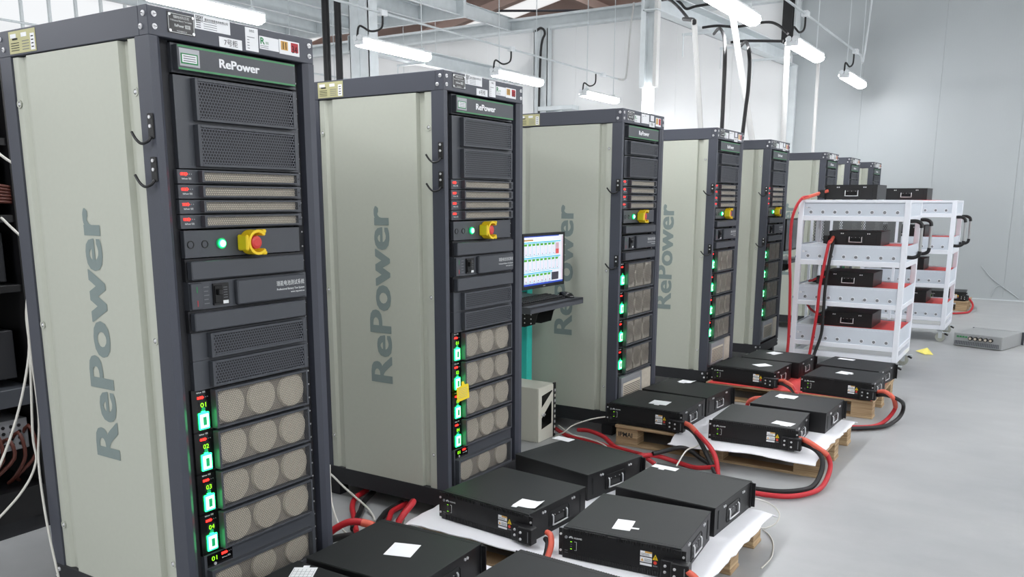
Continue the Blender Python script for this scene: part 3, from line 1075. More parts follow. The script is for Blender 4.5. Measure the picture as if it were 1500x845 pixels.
def lower_module(r, z0, z1, digits='01'):
    p = MB().box(-0.036, -0.022, 0.072, 0.538, z0 - 0.01, z1 + 0.046, 'panel_dark').build('lower_module', r)
    b = MB()
    x0, x1, y0, y1, fr = -0.022, 0.0, 0.081, 0.515, 0.012
    b.box(x0, x1, y0, y0 + fr, z0, z1, 'panel_dark', 0.001)
    b.box(x0, x1, y1 - fr, y1, z0, z1, 'panel_dark', 0.001)
    b.box(x0, x1, y0 + fr, y1 - fr, z1 - 0.012, z1, 'panel_dark', 0.001)
    b.box(x0, x1, y0 + fr, y1 - fr, z0, z0 + 0.01, 'panel_dark', 0.001)
    b.quad((-0.0215, y0 + fr, z0), (-0.0215, y1 - fr, z0), (-0.0215, y1 - fr, z1), (-0.0215, y0 + fr, z1), 'fan_gap')
    b.quad((-0.002, y0 + fr, z0), (-0.002, y1 - fr, z0), (-0.002, y1 - fr, z1), (-0.002, y0 + fr, z1), 'grille_fine')
    b.build('grille', p)
    for i in range(3):
        yc = y0 + (y1 - y0) * (i + 0.5) / 3
        MB().cyl((-0.0205, yc, (z0 + z1) / 2), (-0.014, yc, (z0 + z1) / 2), 0.053, 'cream', 0.05, n=26).build('fan', p)
    t = MB().box(-0.022, -0.0214, 0.082, 0.178, z1 + 0.004, z1 + 0.044, 'black_gloss')
    front_text(t, digits, 0.098, z1 + 0.022, 0.014, 'led_digit', width=0.020, x=-0.0212)
    t.cyl((-0.0214, 0.110, z1 + 0.011), (-0.019, 0.110, z1 + 0.011), 0.005, 'steel', n=10)
    front_text(t, 'RePower 瑞能', 0.137, z1 + 0.018, 0.0045, 'white_print', width=0.032, x=-0.0212)
    t.build('digit_display', p)
    led_bar(p, 0.136, z1 + 0.034, -0.0214, 2)


def louvre_module(r, z0, z1):
    p = MB().box(-0.036, -0.014, 0.072, 0.538, z0, z1, 'panel_dark', 0.001).build('lower_module', r)
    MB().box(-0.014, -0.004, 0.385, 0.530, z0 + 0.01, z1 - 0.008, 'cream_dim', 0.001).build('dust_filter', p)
    b = MB().box(-0.014, 0.001, 0.080, 0.379, z0 + 0.02, z1 - 0.006, 'socket_grey', 0.001)
    b.box(0.001, 0.0016, 0.105, 0.355, z0 + 0.035, z1 - 0.045, 'cream')
    for i in range(9):
        b.box(0.0016, 0.003, 0.112, 0.348, z0 + 0.038 + i * 0.011, z0 + 0.042 + i * 0.011, 'frame_dark')
    b.build('louvre_plate', p)


def front_a(r):
    title_panel(r, 1.745, 1.812)
    vent_panel(r, 1.613, 1.729)
    vent_panel(r, 1.486, 1.603)
    for i in range(4):
        thin_module(r, 1.476 - i * 0.0425)
    control_panel(r, 1.226, 1.305)
    blank_cover(r, 1.163, 1.217)
    breaker_panel(r, 1.077, 1.153)
    blank_cover(r, 1.013, 1.066)
    vent_panel(r, 0.928, 1.002, 0.134, 0.512)
    vent_panel(r, 0.839, 0.917, 0.134, 0.512)
    for i, d in enumerate(('01', '02', '03', '04')):
        power_module(r, 0.708 - i * 0.1295, 0.829 - i * 0.1295, d)
    lower_module(r, 0.150, 0.266)


def front_b(r):
    title_panel(r, 1.747, 1.813)
    vent_panel(r, 1.656, 1.729, 0.120, 0.520)
    vent_panel(r, 1.527, 1.641, 0.120, 0.520)
    for i in range(4):
        thin_module(r, 1.512 - i * 0.0432)
    control_panel(r, 1.263, 1.338)
    blank_cover(r, 1.204, 1.246)
    breaker_panel(r, 1.110, 1.186)
    blank_cover(r, 1.048, 1.093)
    for i in range(4):
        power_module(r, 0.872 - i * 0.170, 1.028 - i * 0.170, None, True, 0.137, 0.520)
    louvre_module(r, 0.16, 0.352)


HOOKS_B = (1.49, 1.06)
GR = 'row of battery test cabinets'
ra = thing('test_cabinet', 'dark grey test cabinet nearest the camera, largest, its number tag reading 7', 'cabinet', (0, 0, 0), 0, GR)
build_rack_shell(ra)
front_a(ra)
rb = thing('test_cabinet', 'dark grey test cabinet standing just behind the computer monitor, third in the row', 'cabinet', (-0.011, 2.977, 0), 0, GR)
build_rack_shell(rb, HOOKS_B)
front_b(rb)
ra2 = dup(ra, (-0.018, 1.324, 0), 0, 'second test cabinet in the row, yellow tag hanging on its lower power modules', GR)
rbs = [rb]
for (x, y), lab in (((0.017, 4.485), 'fourth test cabinet in the row, between the monitor cabinet and the white carts'),
                    ((0.012, 5.853), 'fifth test cabinet in the row, immediately left of the nearer white cart'),
                    ((-0.013, 8.025), 'sixth test cabinet, showing its beige side above the nearer white cart'),
                    ((-0.016, 9.297), 'seventh test cabinet, second from the far end, mostly hidden by its neighbour'),
                    ((0.005, 10.694), 'test cabinet at the far end of the row, smallest and nearest the end wall')):
    rbs.append(dup(rb, (x, y, 0), 0, lab, GR))

# paper labels stuck to the headers and title panels
for r, num, red in ((ra, '7号柜', '34'), (ra2, '6号柜', '55')):
    asset_label(r, 0.148, 1.862, 0.270, 1.901, 'desay')
    asset_label(r, 0.325, 1.829, 0.373, 1.895, 'slip')
    asset_label(r, 0.378, 1.841, 0.454, 1.878, 'r')
    o = asset_label(r, 0.456, 1.838, 0.539, 1.880, 'marks')
    b = MB()
    front_text(b, '11', 0.470, 1.853, 0.020, 'ink', width=0.014, bold=0.02, x=0.0015)
    front_text(b, red, 0.507, 1.846, 0.022, 'ink', width=0.022, bold=0.0, x=0.0016)
    b.build('hand_mark', r)
    b = MB().box(0.0008, 0.002, 0.228, 0.310, 1.825, 1.853, 'paper')
    front_text(b, num, 0.245, 1.832, 0.014, 'ink', width=0.048, x=0.002)
    b.build('number_tag', r)
    b = MB().box(0.0012, 0.002, 0.090, 0.156, 1.756, 1.803, 'socket_grey')
    b.box(0.002, 0.0024, 0.094, 0.150, 1.762, 1.790, 'green_print')
    b.box(0.0024, 0.0028, 0.098, 0.146, 1.766, 1.787, 'paper')
    for i in range(3):
        b.box(0.0028, 0.003, 0.102, 0.142, 1.769 + i * 0.006, 1.7715 + i * 0.006, 'paper_ink')
    b.build('inspection_label', r)
for r in rbs:
    asset_label(r, 0.158, 1.836, 0.236, 1.875, 'r')
    asset_label(r, 0.255, 1.838, 0.365, 1.890, 'slip')
    b = MB().box(0.0008, 0.002, 0.370, 0.448, 1.824, 1.852, 'paper')
    b.box(0.0008, 0.002, 0.385, 0.435, 1.858, 1.890, 'foam')
    front_text(b, '号柜', 0.385, 1.832, 0.014, 'ink', width=0.04, x=0.002)
    b.build('number_tag', r)
    asset_label(r, 0.465, 1.834, 0.545, 1.884, 'marks')

# yellow warning tag hanging on the second cabinet's modules
b = MB()
b.prism([(0.062, 0.535), (0.152, 0.540), (0.146, 0.604), (0.118, 0.606), (0.110, 0.622), (0.096, 0.620), (0.094, 0.604), (0.058, 0.600)],
        0, 0.006, 0.0068, 'note_yellow')
for i in range(6):
    b.box(0.0068, 0.0071, 0.072, 0.138, 0.550 + i * 0.008, 0.5525 + i * 0.008, 'olive')
o = b.build('warning_tag', None, (-0.018, 1.324, 0))
tag(o, 'bright yellow paper tag hung over a green switch on the second cabinet', 'tag')
# ------------------------------------------------------------------ battery modules
BW, BD, BH = 0.43, 0.386, 0.117


def make_battery():
    """origin at the centre of the underside; ribbed front at -y, carrying handles on both sides"""
    r = thing('battery_module', 'x', 'battery')
    hx, hy = BW / 2, BD / 2
    MB().box(-hx, hx, -hy, hy, 0.0, BH - 0.003, 'black', 0.0015).build('case', r)
    b = MB().box(-hx - 0.0015, hx + 0.0015, -hy - 0.010, hy, BH - 0.004, BH, 'black_lid', 0.001)
    b.box(-hx, hx, -hy + 0.006, -hy + 0.009, BH, BH + 0.0006, 'black')
    b.build('lid', r)
    f = MB().box(-hx - 0.004, hx + 0.004, -hy - 0.014, -hy, 0.0, BH - 0.005, 'black', 0.002).build('front_panel', r)
    rib = MB()
    for i in range(44):
        x = -hx + 0.02 + i * (BW - 0.04) / 43
        if not (16 < i < 20):
            rib.box(x - 0.0026, x + 0.0026, -hy - 0.0175, -hy - 0.013, BH - 0.016, BH - 0.003, 'black')
        rib.box(x - 0.0026, x + 0.0026, -hy - 0.0165, -hy - 0.013, 0.004, 0.022, 'black')
    o = rib.build('ventilation_ribs', f)
    o['kind'] = 'stuff'
    # indicators, petal emblem and maker's name
    t = MB()
    R, U = (1, 0, 0), (0, 0, 1)
    y = -hy - 0.0142
    yq = -hy - 0.0150
    for k in range(8):
        a = math.radians(8 + k * 23.4)
        cx, cz = -hx + 0.030, 0.079
        t.prism([(cx + 0.002 * math.cos(a), cz + 0.002 * math.sin(a)), (cx + 0.007 * math.cos(a - 0.17), cz + 0.007 * math.sin(a - 0.17)),
                 (cx + 0.0085 * math.cos(a), cz + 0.0085 * math.sin(a)), (cx + 0.007 * math.cos(a + 0.17), cz + 0.007 * math.sin(a + 0.17))],
                1, yq, y, 'white_print')
    t.text('HUAWEI', (-hx + 0.042, y, 0.079), R, U, 0.006, 'white_print', width=0.030, bold=0.02)
    t.tube([(-hx + 0.044, yq, 0.068), (-hx + 0.052, yq, 0.068), (-hx + 0.052, yq, 0.036), (-hx + 0.045, yq, 0.036)], 0.0008, 'white_print', n=4, sub=1)
    for i in range(4):
        t.box(-hx + 0.028, -hx + 0.034, yq, y, 0.038 + i * 0.009, 0.0396 + i * 0.009, 'led_digit' if i in (0, 3) else 'paper_ink')
    for i in range(2):
        t.box(-hx + 0.006, -hx + 0.018, yq, y, 0.022 + i * 0.008, 0.0232 + i * 0.008, 'paper_ink')
    t.cyl((-hx + 0.012, y, 0.081), (-hx + 0.012, yq - 0.002, 0.081), 0.0055, 'socket_grey', n=10)
    t.build('front_print', f)
    # warning labels
    t = MB()
    for z0, z1 in ((0.068, 0.086), (0.046, 0.064), (0.034, 0.042)):
        t.box(0.075, 0.117, yq, y, z0, z1, 'paper')
    t.box(0.092, 0.117, yq - 0.0004, y, 0.080, 0.086, 'orange_print')
    for i in range(3):
        t.box(0.078, 0.108, yq - 0.0004, y, 0.0705 + i * 0.003, 0.0716 + i * 0.003, 'paper_ink')
        t.box(0.090, 0.114, yq - 0.0004, y, 0.049 + i * 0.004, 0.0505 + i * 0.004, 'paper_ink')
    t.prism([(0.077, 0.049), (0.088, 0.049), (0.0825, 0.060)], 1, yq - 0.0005, y, 'orange_print')
    t.prism([(0.119, 0.060), (0.139, 0.060), (0.129, 0.080)], 1, yq, y, 'yellow')
    t.text('!', (0.129, yq - 0.0002, 0.0625), R, U, 0.011, 'ink', bold=0.03, align='C')
    t.cyl((0.129, y, 0.050), (0.129, yq, 0.050), 0.0062, 'led_red_print', n=14)
    t.box(0.121, 0.137, yq, y, 0.036, 0.040, 'paper_ink')
    t.build('warning_label', f)
    # terminal block at the right end of the front
    b = MB().box(hx - 0.060, hx + 0.016, -hy - 0.036, -hy - 0.012, 0.010, 0.076, 'black', 0.002)
    b.box(hx - 0.022, hx + 0.040, -hy - 0.050, -hy - 0.010, 0.014, 0.078, 'black', 0.003)
    tb = b.build('terminal_block', r)
    for dx, z in ((-0.045, 0.056), (-0.045, 0.034), (-0.008, 0.057), (-0.008, 0.031)):
        y_ = -hy - (0.036 if dx < -0.03 else 0.050)
        MB().cyl((hx + dx, y_, z), (hx + dx, y_ - 0.004, z), 0.0055, 'steel', 0.004, n=10).build('terminal_screw', tb)
    t = MB()
    t.box(hx + 0.024, hx + 0.027, -hy - 0.0504, -hy - 0.050, 0.024, 0.066, 'paper_ink')
    t.build('terminal_print', tb)
    # rack ears
    for s in (-1, 1):
        b = MB().box(min(s * hx, s * (hx + 0.019)), max(s * hx, s * (hx + 0.019)), -hy - 0.010, -hy - 0.006, 0.006, BH - 0.008, 'black')
        ear = b.build('mounting_ear', r)
        for z in (0.026, 0.088):
            MB().cyl((s * (hx + 0.011), -hy - 0.010, z), (s * (hx + 0.011), -hy - 0.013, z), 0.0045, 'steel', n=10).build('screw', ear)
    # side handles in a shallow pressed recess
    for s in (-1, 1):
        x = s * hx
        b = MB()
        lp = [(-0.070, 0.018), (0.062, 0.018), (0.070, 0.026), (0.070, 0.076), (0.060, 0.086), (-0.060, 0.086), (-0.070, 0.076), (-0.070, 0.026)]
        b.tube([(x + s * 0.0008, p, q) for p, q in lp] + [(x + s * 0.0008, -0.070, 0.026)], 0.0018, 'black_lid', n=4, sub=1)
        b.box(min(x, x + s * 0.0012), max(x, x + s * 0.0012), -0.044, 0.044, 0.034, 0.060, 'black_gloss')
        b.build('handle_plate', r)
        b = MB().tube([(x + s * 0.001, -0.048, 0.070), (x + s * 0.007, -0.048, 0.064), (x + s * 0.007, -0.048, 0.034), (x + s * 0.007, -0.043, 0.029),
                       (x + s * 0.007, 0.043, 0.029), (x + s * 0.007, 0.048, 0.034), (x + s * 0.007, 0.048, 0.064), (x + s * 0.001, 0.048, 0.070)],
                      0.0032, 'steel', n=8, sub=2)
        for p in (-0.030, 0.0, 0.030):
            b.cyl((x, p, 0.066), (x + s * 0.003, p, 0.066), 0.002, 'steel', n=6)
        b.build('carry_handle', r)
        for yc in (-0.112, -0.098, 0.091, 0.105):
            MB().cyl((x, yc, 0.097), (x + s * 0.004, yc, 0.097), 0.0052, 'steel', n=8).build('screw', r)
        MB().box(min(x, x + s * 0.002), max(x, x + s * 0.002), 0.150, 0.160, 0.02, 0.095, 'black_lid', 0.0015).build('side_rib', r)
    return r


MATS['led_red_print'] = mat('led_red_print', (222, 70, 52), 0.5)
PI = math.pi
BATT = []


def place_battery(x, y, z, deg, label, group, first=[None]):
    if first[0] is None:
        o = make_battery()
        o.location = (x, y, z)
        o.rotation_euler = (0, 0, math.radians(deg))
        o['label'] = label
        if group:
            o['group'] = group
        first[0] = o
    else:
        o = dup(first[0], (x, y, z), math.radians(deg), label, group)
    return o


# ------------------------------------------------------------------ pallets
def make_pallet(x0, x1, y0, y1, h, label, rows, stencil=None):
    r = thing('pallet', label, 'pallet', (x0, y0, 0), 0, 'wooden pallets under the batteries')
    W_, D_ = x1 - x0, y1 - y0
    t = 0.016
    n = 7
    bw = D_ / n
    for i in range(n):
        MB().box(0, W_, i * bw + 0.001, (i + 1) * bw - 0.001, h - t, h, 'plywood', 0.002).build('deck_board', r)
    bh = 0.014
    for yy in rows:
        for xx in (0.0, W_ / 2 - 0.07, W_ - 0.14):
            MB().box(xx + 0.004, xx + 0.136, yy, yy + 0.10, bh, h - t, 'plywood', 0.002).build('block', r)
        MB().box(0, W_, yy, yy + 0.10, 0, bh, 'plywood', 0.002).build('bottom_board', r)
    if stencil:
        s, px, pz, hh = stencil
        b = MB().text(s, (px, rows[0] - 0.0005, pz), (1, 0, 0), (0, 0, 1), hh, 'ink', bold=0.02)
        b.build('stencil', r)
    return r


PH = 0.121
make_pallet(0.02, 1.10, -0.10, 0.80, PH, 'pallet at the bottom edge of the photo, under the nearest batteries', (0.0, 0.35, 0.695))
make_pallet(0.05, 1.19, 1.02, 1.885, PH, 'pallet with plywood blocks and a white sheet, second from the camera', (0.03, 0.46, 0.755), ('313', 0.02, 0.05, 0.035))
make_pallet(0.06, 1.21, 2.83, 3.64, PH, 'pallet with a stencilled front block, in front of the third cabinet', (0.01, 0.36, 0.70), ('IPMAI', 0.02, 0.055, 0.026))
make_pallet(0.10, 1.22, 4.25, 5.10, PH, 'pallet with red sheet showing on it, just before the white carts', (0.01, 0.38, 0.745))
make_pallet(0.42, 1.26, 10.75, 11.45, PH, 'small pallet at the far end behind the white carts', (0.01, 0.30, 0.595))


def make_sheet(name, pts, z, mt, label, cat, thick=0.004, sag=0.03, seed=1):
    """thin flexible sheet: inner grid flat on the pallet, rim sagging where it overhangs"""
    rnd = random.Random(seed)
    (a, b_, c, d) = [Vector((p[0], p[1], 0)) for p in pts[:4]]
    n = 26
    inner = pts[4]
    vs = []
    for j in range(n + 1):
        for i in range(n + 1):
            u, v = i / n, j / n
            p = (a * (1 - u) + b_ * u) * (1 - v) + (d * (1 - u) + c * u) * v
            ox = max(inner[0] - p.x, p.x - inner[1], 0)
            oy = max(inner[2] - p.y, p.y - inner[3], 0)
            o = math.hypot(ox, oy)
            dz = -min(sag, 4.5 * o * o + 0.10 * o) * (0.75 + 0.25 * math.sin(p.x * 9 + p.y * 7 + seed))
            edge = min(u, v, 1 - u, 1 - v) < 0.001
            wob = 0.006 if edge else 0.0
            vs.append((p.x + rnd.uniform(-wob, wob), p.y + rnd.uniform(-wob, wob), z + dz))
    N = (n + 1) ** 2
    fs = [(j * (n + 1) + i, j * (n + 1) + i + 1, (j + 1) * (n + 1) + i + 1, (j + 1) * (n + 1) + i) for j in range(n) for i in range(n)]
    vs2 = [(x, y, zz + thick) for x, y, zz in vs]
    m = MB()
    m.add(vs, [f[::-1] for f in fs], mt, True)
    m.add(vs2, fs, mt, True)
    rim = [i for i in range(n)] + [(i) * (n + 1) + n for i in range(n)] + [n * (n + 1) + n - i for i in range(n)] + [(n - i) * (n + 1) for i in range(n)]
    k = len(rim)
    m.add([vs[i] for i in rim] + [vs2[i] for i in rim], [(i, (i + 1) % k, k + (i + 1) % k, k + i) for i in range(k)], mt)
    o = m.build(name)
    tag(o, label, cat)
    return o


make_sheet('foam_sheet', [(0.0, -0.10), (1.13, -0.10), (1.13, 0.84), (-0.03, 0.86), (0.02, 1.10, -0.10, 0.80)], PH, 'foam',
           'white foam sheet peeping out beside the first cabinet under the nearest batteries', 'sheet')
make_sheet('foam_sheet', [(-0.01, 1.00), (1.22, 1.00), (1.225, 1.985), (-0.04, 1.90), (0.05, 1.19, 1.02, 1.885)], PH, 'foam',
           'white foam sheet on the pallet before the second cabinet, far right corner drooping', 'sheet', sag=0.045, seed=2)
make_sheet('foam_sheet', [(0.44, 2.70), (1.20, 2.74), (1.225, 3.68), (0.40, 3.66), (0.06, 1.21, 2.83, 3.64)], PH, 'foam',
           'white foam sheet on the pallet before the third cabinet, front edge hanging over', 'sheet', sag=0.03, seed=3)
make_sheet('red_sheet', [(0.12, 4.24), (1.21, 4.26), (1.20, 5.08), (0.12, 5.08), (0.10, 1.22, 4.25, 5.10)], PH, 'red_mat',
           'red sheet on the pallet just before the white carts', 'sheet', seed=4)

ZB = PH + 0.0045
PG = 'battery modules on pallets'
BX = [
    # x, y, deg, label
    (0.338, 0.125, 0.0, 'black battery at the bottom edge of the photo with a printed form on its lid'),
    (0.336, 0.548, 182.0, 'black battery with a square white note, nearest pallet, behind the form-topped one'),
    (0.893, 0.575, 178.0, 'black battery cut by the bottom edge, right of the square-note battery'),
    (0.345, 1.292, -5.0, 'black battery tinted green by the second cabinet lights, label-bearing front toward camera'),
    (0.345, 1.835, 168.0, 'black battery turned askew beside the beige computer case, far left of second pallet'),
    (0.905, 1.262, 5.0, 'black battery nearest the camera at the right of the second pallet'),
    (0.902, 1.716, 177.0, 'black battery at the far right of the second pallet, black ears at its right end'),
    (0.232, 3.050, -1.0, 'black battery overhanging the stencilled pallet block, left front of third pallet'),
    (0.250, 3.470, 176.0, 'black battery at the back left of the third pallet, close to third cabinet'),
    (0.848, 3.025, 3.0, 'black battery on the white sheet, right front of third pallet'),
    (0.925, 3.468, 178.0, 'black battery at the back right of the third pallet'),
    (0.365, 4.480, -3.0, 'black battery at the left front of the red-sheeted pallet'),
    (0.430, 4.900, 177.0, 'black battery at the back left of the red-sheeted pallet'),
    (1.000, 4.455, -4.0, 'black battery at the right front of the red-sheeted pallet'),
    (0.985, 4.890, 173.0, 'black battery at the back right of the red-sheeted pallet, by the cart caster'),
]
for x, y, a, lab in BX:
    place_battery(x, y, ZB, a, lab, PG)
place_battery(1.00, 11.05, PH + 0.001, 2.0, 'black battery on the small far pallet behind the carts', PG)

# white paper slips on the lids
ZP = ZB + BH + 0.0008


def paper(cx, cy, wx, wy, deg, label, tab=None, form=False, z=ZP, curl=0.0):
    b = MB()
    hx, hy = wx / 2, wy / 2
    n = 6
    vs = []
    for j in (0, 1):
        for i in range(n + 1):
            u = i / n
            vs.append((-hx + wx * u, -hy + wy * j, curl * max(0, u - 0.6) ** 2 * (1 if j else 0.5)))
    vs2 = [(x, y, q + 0.0008) for x, y, q in vs]
    fs = [(i, i + 1, n + 2 + i, n + 1 + i) for i in range(n)]
    b.add(vs, [f[::-1] for f in fs], 'paper')
    b.add(vs2, fs, 'paper')
    rim = list(range(n + 1)) + list(range(2 * n + 1, n, -1))
    k = len(rim)
    b.add([vs[i] for i in rim] + [vs2[i] for i in rim], [(i, (i + 1) % k, k + (i + 1) % k, k + i) for i in range(k)], 'paper')
    if tab:
        tx, ty, tw, th = tab
        b.box(tx - tw / 2, tx + tw / 2, ty - th / 2, ty + th / 2, 0, 0.0008, 'paper')
    if form:
        for i in range(6):
            b.box(-hx + 0.004 + i * (wx - 0.01) / 5, -hx + 0.0048 + i * (wx - 0.01) / 5, -hy + 0.004, hy - 0.012, 0.0008, 0.0011, 'paper_ink')
        for j in range(5):
            b.box(-hx + 0.004, hx - 0.004, -hy + 0.006 + j * (wy - 0.02) / 5, -hy + 0.0068 + j * (wy - 0.02) / 5, 0.0008, 0.0011, 'paper_ink')
    o = b.build('paper_slip', None, (cx, cy, z))
    o.rotation_euler = (0, 0, math.radians(deg))
    tag(o, label, 'paper', 'paper slips lying on the batteries')


paper(0.215, 0.245, 0.075, 0.11, 32, 'printed form with a table, on the battery at the bottom edge', (0.0, 0.062, 0.02, 0.014), True)
paper(0.355, 0.565, 0.095, 0.102, 18, 'square white note on the nearest whole battery lid')
paper(0.485, 1.165, 0.098, 0.080, 3, 'white slip curling at the front right of the green-tinted battery', (-0.035, -0.046, 0.022, 0.02), curl=0.06)
paper(0.885, 1.168, 0.065, 0.098, 12, 'white slip on the battery nearest the camera on the second pallet', (0.045, -0.02, 0.03, 0.012))
paper(0.755, 1.875, 0.115, 0.042, -3, 'white slip with a tab at the back corner of the second pallet right battery', (-0.005, -0.028, 0.026, 0.016))
paper(0.160, 2.030, 0.100, 0.055, -8, 'white slip on the askew battery beside the computer case')
paper(0.265, 2.998, 0.105, 0.095, 2, 'white slip on the battery overhanging the stencilled block', (0.0, -0.055, 0.03, 0.02))
paper(0.185, 3.632, 0.095, 0.075, -8, 'white slip curling on the back left battery of the third pallet', (-0.01, -0.045, 0.04, 0.02), curl=0.05)
paper(0.992, 2.915, 0.105, 0.070, -8, 'white slip at the front right corner of the sheet-borne battery', (0.02, -0.04, 0.04, 0.012))
paper(0.842, 3.557, 0.115, 0.085, -4, 'white slip on the back right battery of the third pallet', (-0.015, -0.05, 0.035, 0.02))
paper(0.435, 4.460, 0.090, 0.110, -40, 'white slip set crosswise on the left front battery of the red-sheeted pallet')
paper(0.375, 5.000, 0.085, 0.100, -20, 'white slip on the back left battery of the red-sheeted pallet', (0.03, -0.055, 0.03, 0.03))
paper(0.985, 4.490, 0.085, 0.090, -15, 'white slip on the right front battery of the red-sheeted pallet', (0.045, 0.0, 0.03, 0.03))
paper(0.895, 5.030, 0.115, 0.055, -10, 'white slip on the battery beside the cart caster')

# ------------------------------------------------------------------ white tier carts
CW, CD, CH = 0.845, 0.70, 1.402
TIERS = [(1.275, 1.380, 1.236), (0.919, 1.045, 0.877), (0.581, 0.712, 0.544), (0.244, 0.380, 0.207)]


def make_cart(loc, label):
    r = thing('tier_cart', label, 'cart', loc, 0, 'white tier carts')
    p = 0.042
    for x in (0, CW - p):
        for y in (0, CD - p):
            MB().box(x, x + p, y, y + p, 0.122, CH, 'cart_white', 0.003).build('post', r)
    for i, (z0, z1, zr) in enumerate(TIERS):
        fr = MB()
        rt_ = CH if i == 0 else z1
        if i == 0:
            fr.box(p, CW - p, 0, p, z1, CH, 'cart_white', 0.002)
            fr.box(p, CW - p, CD - p, CD, z1, CH, 'cart_white', 0.002)
            fr.box(0, p, p, CD - p, z1, CH, 'cart_white', 0.002)
            fr.box(CW - p, CW, p, CD - p, z1, CH, 'cart_white', 0.002)
        fr.box(p, CW - p, 0, p, zr, z0, 'cart_white', 0.002)
        fr.box(p, CW - p, CD - p, CD, zr, z0, 'cart_white', 0.002)
        fr.box(0, p, p, CD - p, zr, z0, 'cart_white', 0.002)
        fr.box(CW - p, CW, p, CD - p, zr, z0, 'cart_white', 0.002)
        fr.build('rail_frame', r)
        t = MB()
        t.box(p, CW - p, 0.014, 0.018, z0, z1, 'cart_panel')
        t.box(p, CW - p, CD - 0.014, CD - 0.010, z0, z1, 'cart_panel')
        t.box(0.008, 0.012, p, CD - p, z0, z1, 'cart_panel')
        t.box(CW - 0.012, CW - 0.008, p, CD - p, z0, z1, 'cart_panel')
        zt = CH - 0.004 if i == 0 else z1 - 0.012
        t.box(0.012, CW - 0.012, 0.014, CD - 0.014, zt - 0.008, zt, 'cart_white')
        tray = t.build('shelf_tray', r)
        zs = z0 + 0.030
        for k in range(8):
            x = 0.098 + k * 0.0935
            b = MB().ring((x, 0.014, zs), (0, -1, 0), 0.013, 0.017, 0.003, 'cart_white', 16)
            b.cyl((x, 0.014, zs), (x, 0.007, zs), 0.0135, 'socket_grey', 0.011, n=14)
            b.ring((x, 0.0072, zs), (0, -1, 0), 0.005, 0.0065, 0.0006, 'frame_dark', 12)
            b.build('socket', tray)
        b = MB().box(0.052, 0.066, 0.010, 0.014, z0 + 0.058, z0 + 0.072, 'paper')
        b.box(0.057, 0.061, 0.0085, 0.010, z0 + 0.063, z0 + 0.067, 'ink')
        b.box(0.070, 0.090, 0.013, 0.014, z0 + 0.064, z0 + 0.067, 'paper_ink')
        b.box(0.0, 0.004, -0.0008, 0.0, z0 + 0.012, z0 + 0.030, 'screen_blue_print')
        b.build('tier_label', tray)
    b = MB()
    for y in (0, CD - p):
        b.box(p, CW - p, y, y + p, 0.122, 0.164, 'cart_white', 0.002)
    for x in (0, CW - p):
        b.box(x, x + p, p, CD - p, 0.122, 0.164, 'cart_white', 0.002)
    b.build('base_frame', r)
    for x, y, br in ((0.05, 0.05, 0), (CW - 0.05, 0.05, 1), (0.05, CD - 0.05, 0), (CW - 0.05, CD - 0.05, 1)):
        b = MB()
        b.box(x - 0.04, x + 0.04, y - 0.04, y + 0.04, 0.116, 0.122, 'galv')
        b.cyl((x, y, 0.118), (x, y, 0.100), 0.020, 'galv', n=12)
        for s in (-1, 1):
            b.box(x + 0.012 - 0.018, x + 0.012 + 0.018, y + s * 0.020 - 0.0015, y + s * 0.020 + 0.0015, 0.035, 0.104, 'galv')
        b.box(x - 0.018, x + 0.03, y - 0.02, y + 0.02, 0.098, 0.104, 'galv')
        c = b.build('caster', r)
        w_ = MB()
        for s in (-0.008, 0.008):
            w_.cyl((x + 0.012, y + s - 0.007, 0.044), (x + 0.012, y + s + 0.007, 0.044), 0.044, 'caster_rubber', n=22)
        w_.cyl((x + 0.012, y - 0.023, 0.044), (x + 0.012, y + 0.023, 0.044), 0.012, 'galv', n=12)
        w_.build('wheel', c)
        if br:
            k = MB().box(x + 0.02, x + 0.085, y - 0.016, y + 0.016, 0.088, 0.094, 'galv', 0.002)
            k.prism([(x + 0.055, 0.088), (x + 0.085, 0.070), (x + 0.08, 0.060), (x + 0.045, 0.075)], 1, y - 0.012, y + 0.012, 'black')
            k.build('brake_pedal', c)
    for y in (0.055, CD - 0.055):
        b = MB()
        x0, z0, z1 = CW, 0.960, 1.240
        b.tube([(x0, y, z1), (x0 + 0.045, y, z1), (x0 + 0.078, y, z1 - 0.018), (x0 + 0.085, y, z1 - 0.05)], 0.015, 'black', n=10, sub=4)
        b.tube([(x0, y, z0), (x0 + 0.045, y, z0), (x0 + 0.078, y, z0 + 0.018), (x0 + 0.085, y, z0 + 0.05)], 0.015, 'black', n=10, sub=4)
        b.cyl((x0 + 0.085, y, z0 + 0.045), (x0 + 0.085, y, z1 - 0.045), 0.0115, 'silver_grey', n=14)
        b.build('push_handle', r)
    return r


mat('screen_blue_print', (60, 84, 150), 0.5)
c1o = (0.297, 5.75, 0)
c2o = (0.425, 7.93, 0)
cart1 = make_cart(c1o, 'white four-tier steel cart nearer the camera, thick red cables hanging down its front')
cart2 = dup(cart1, c2o, 0, 'white four-tier steel cart farther away, partly behind the first one')

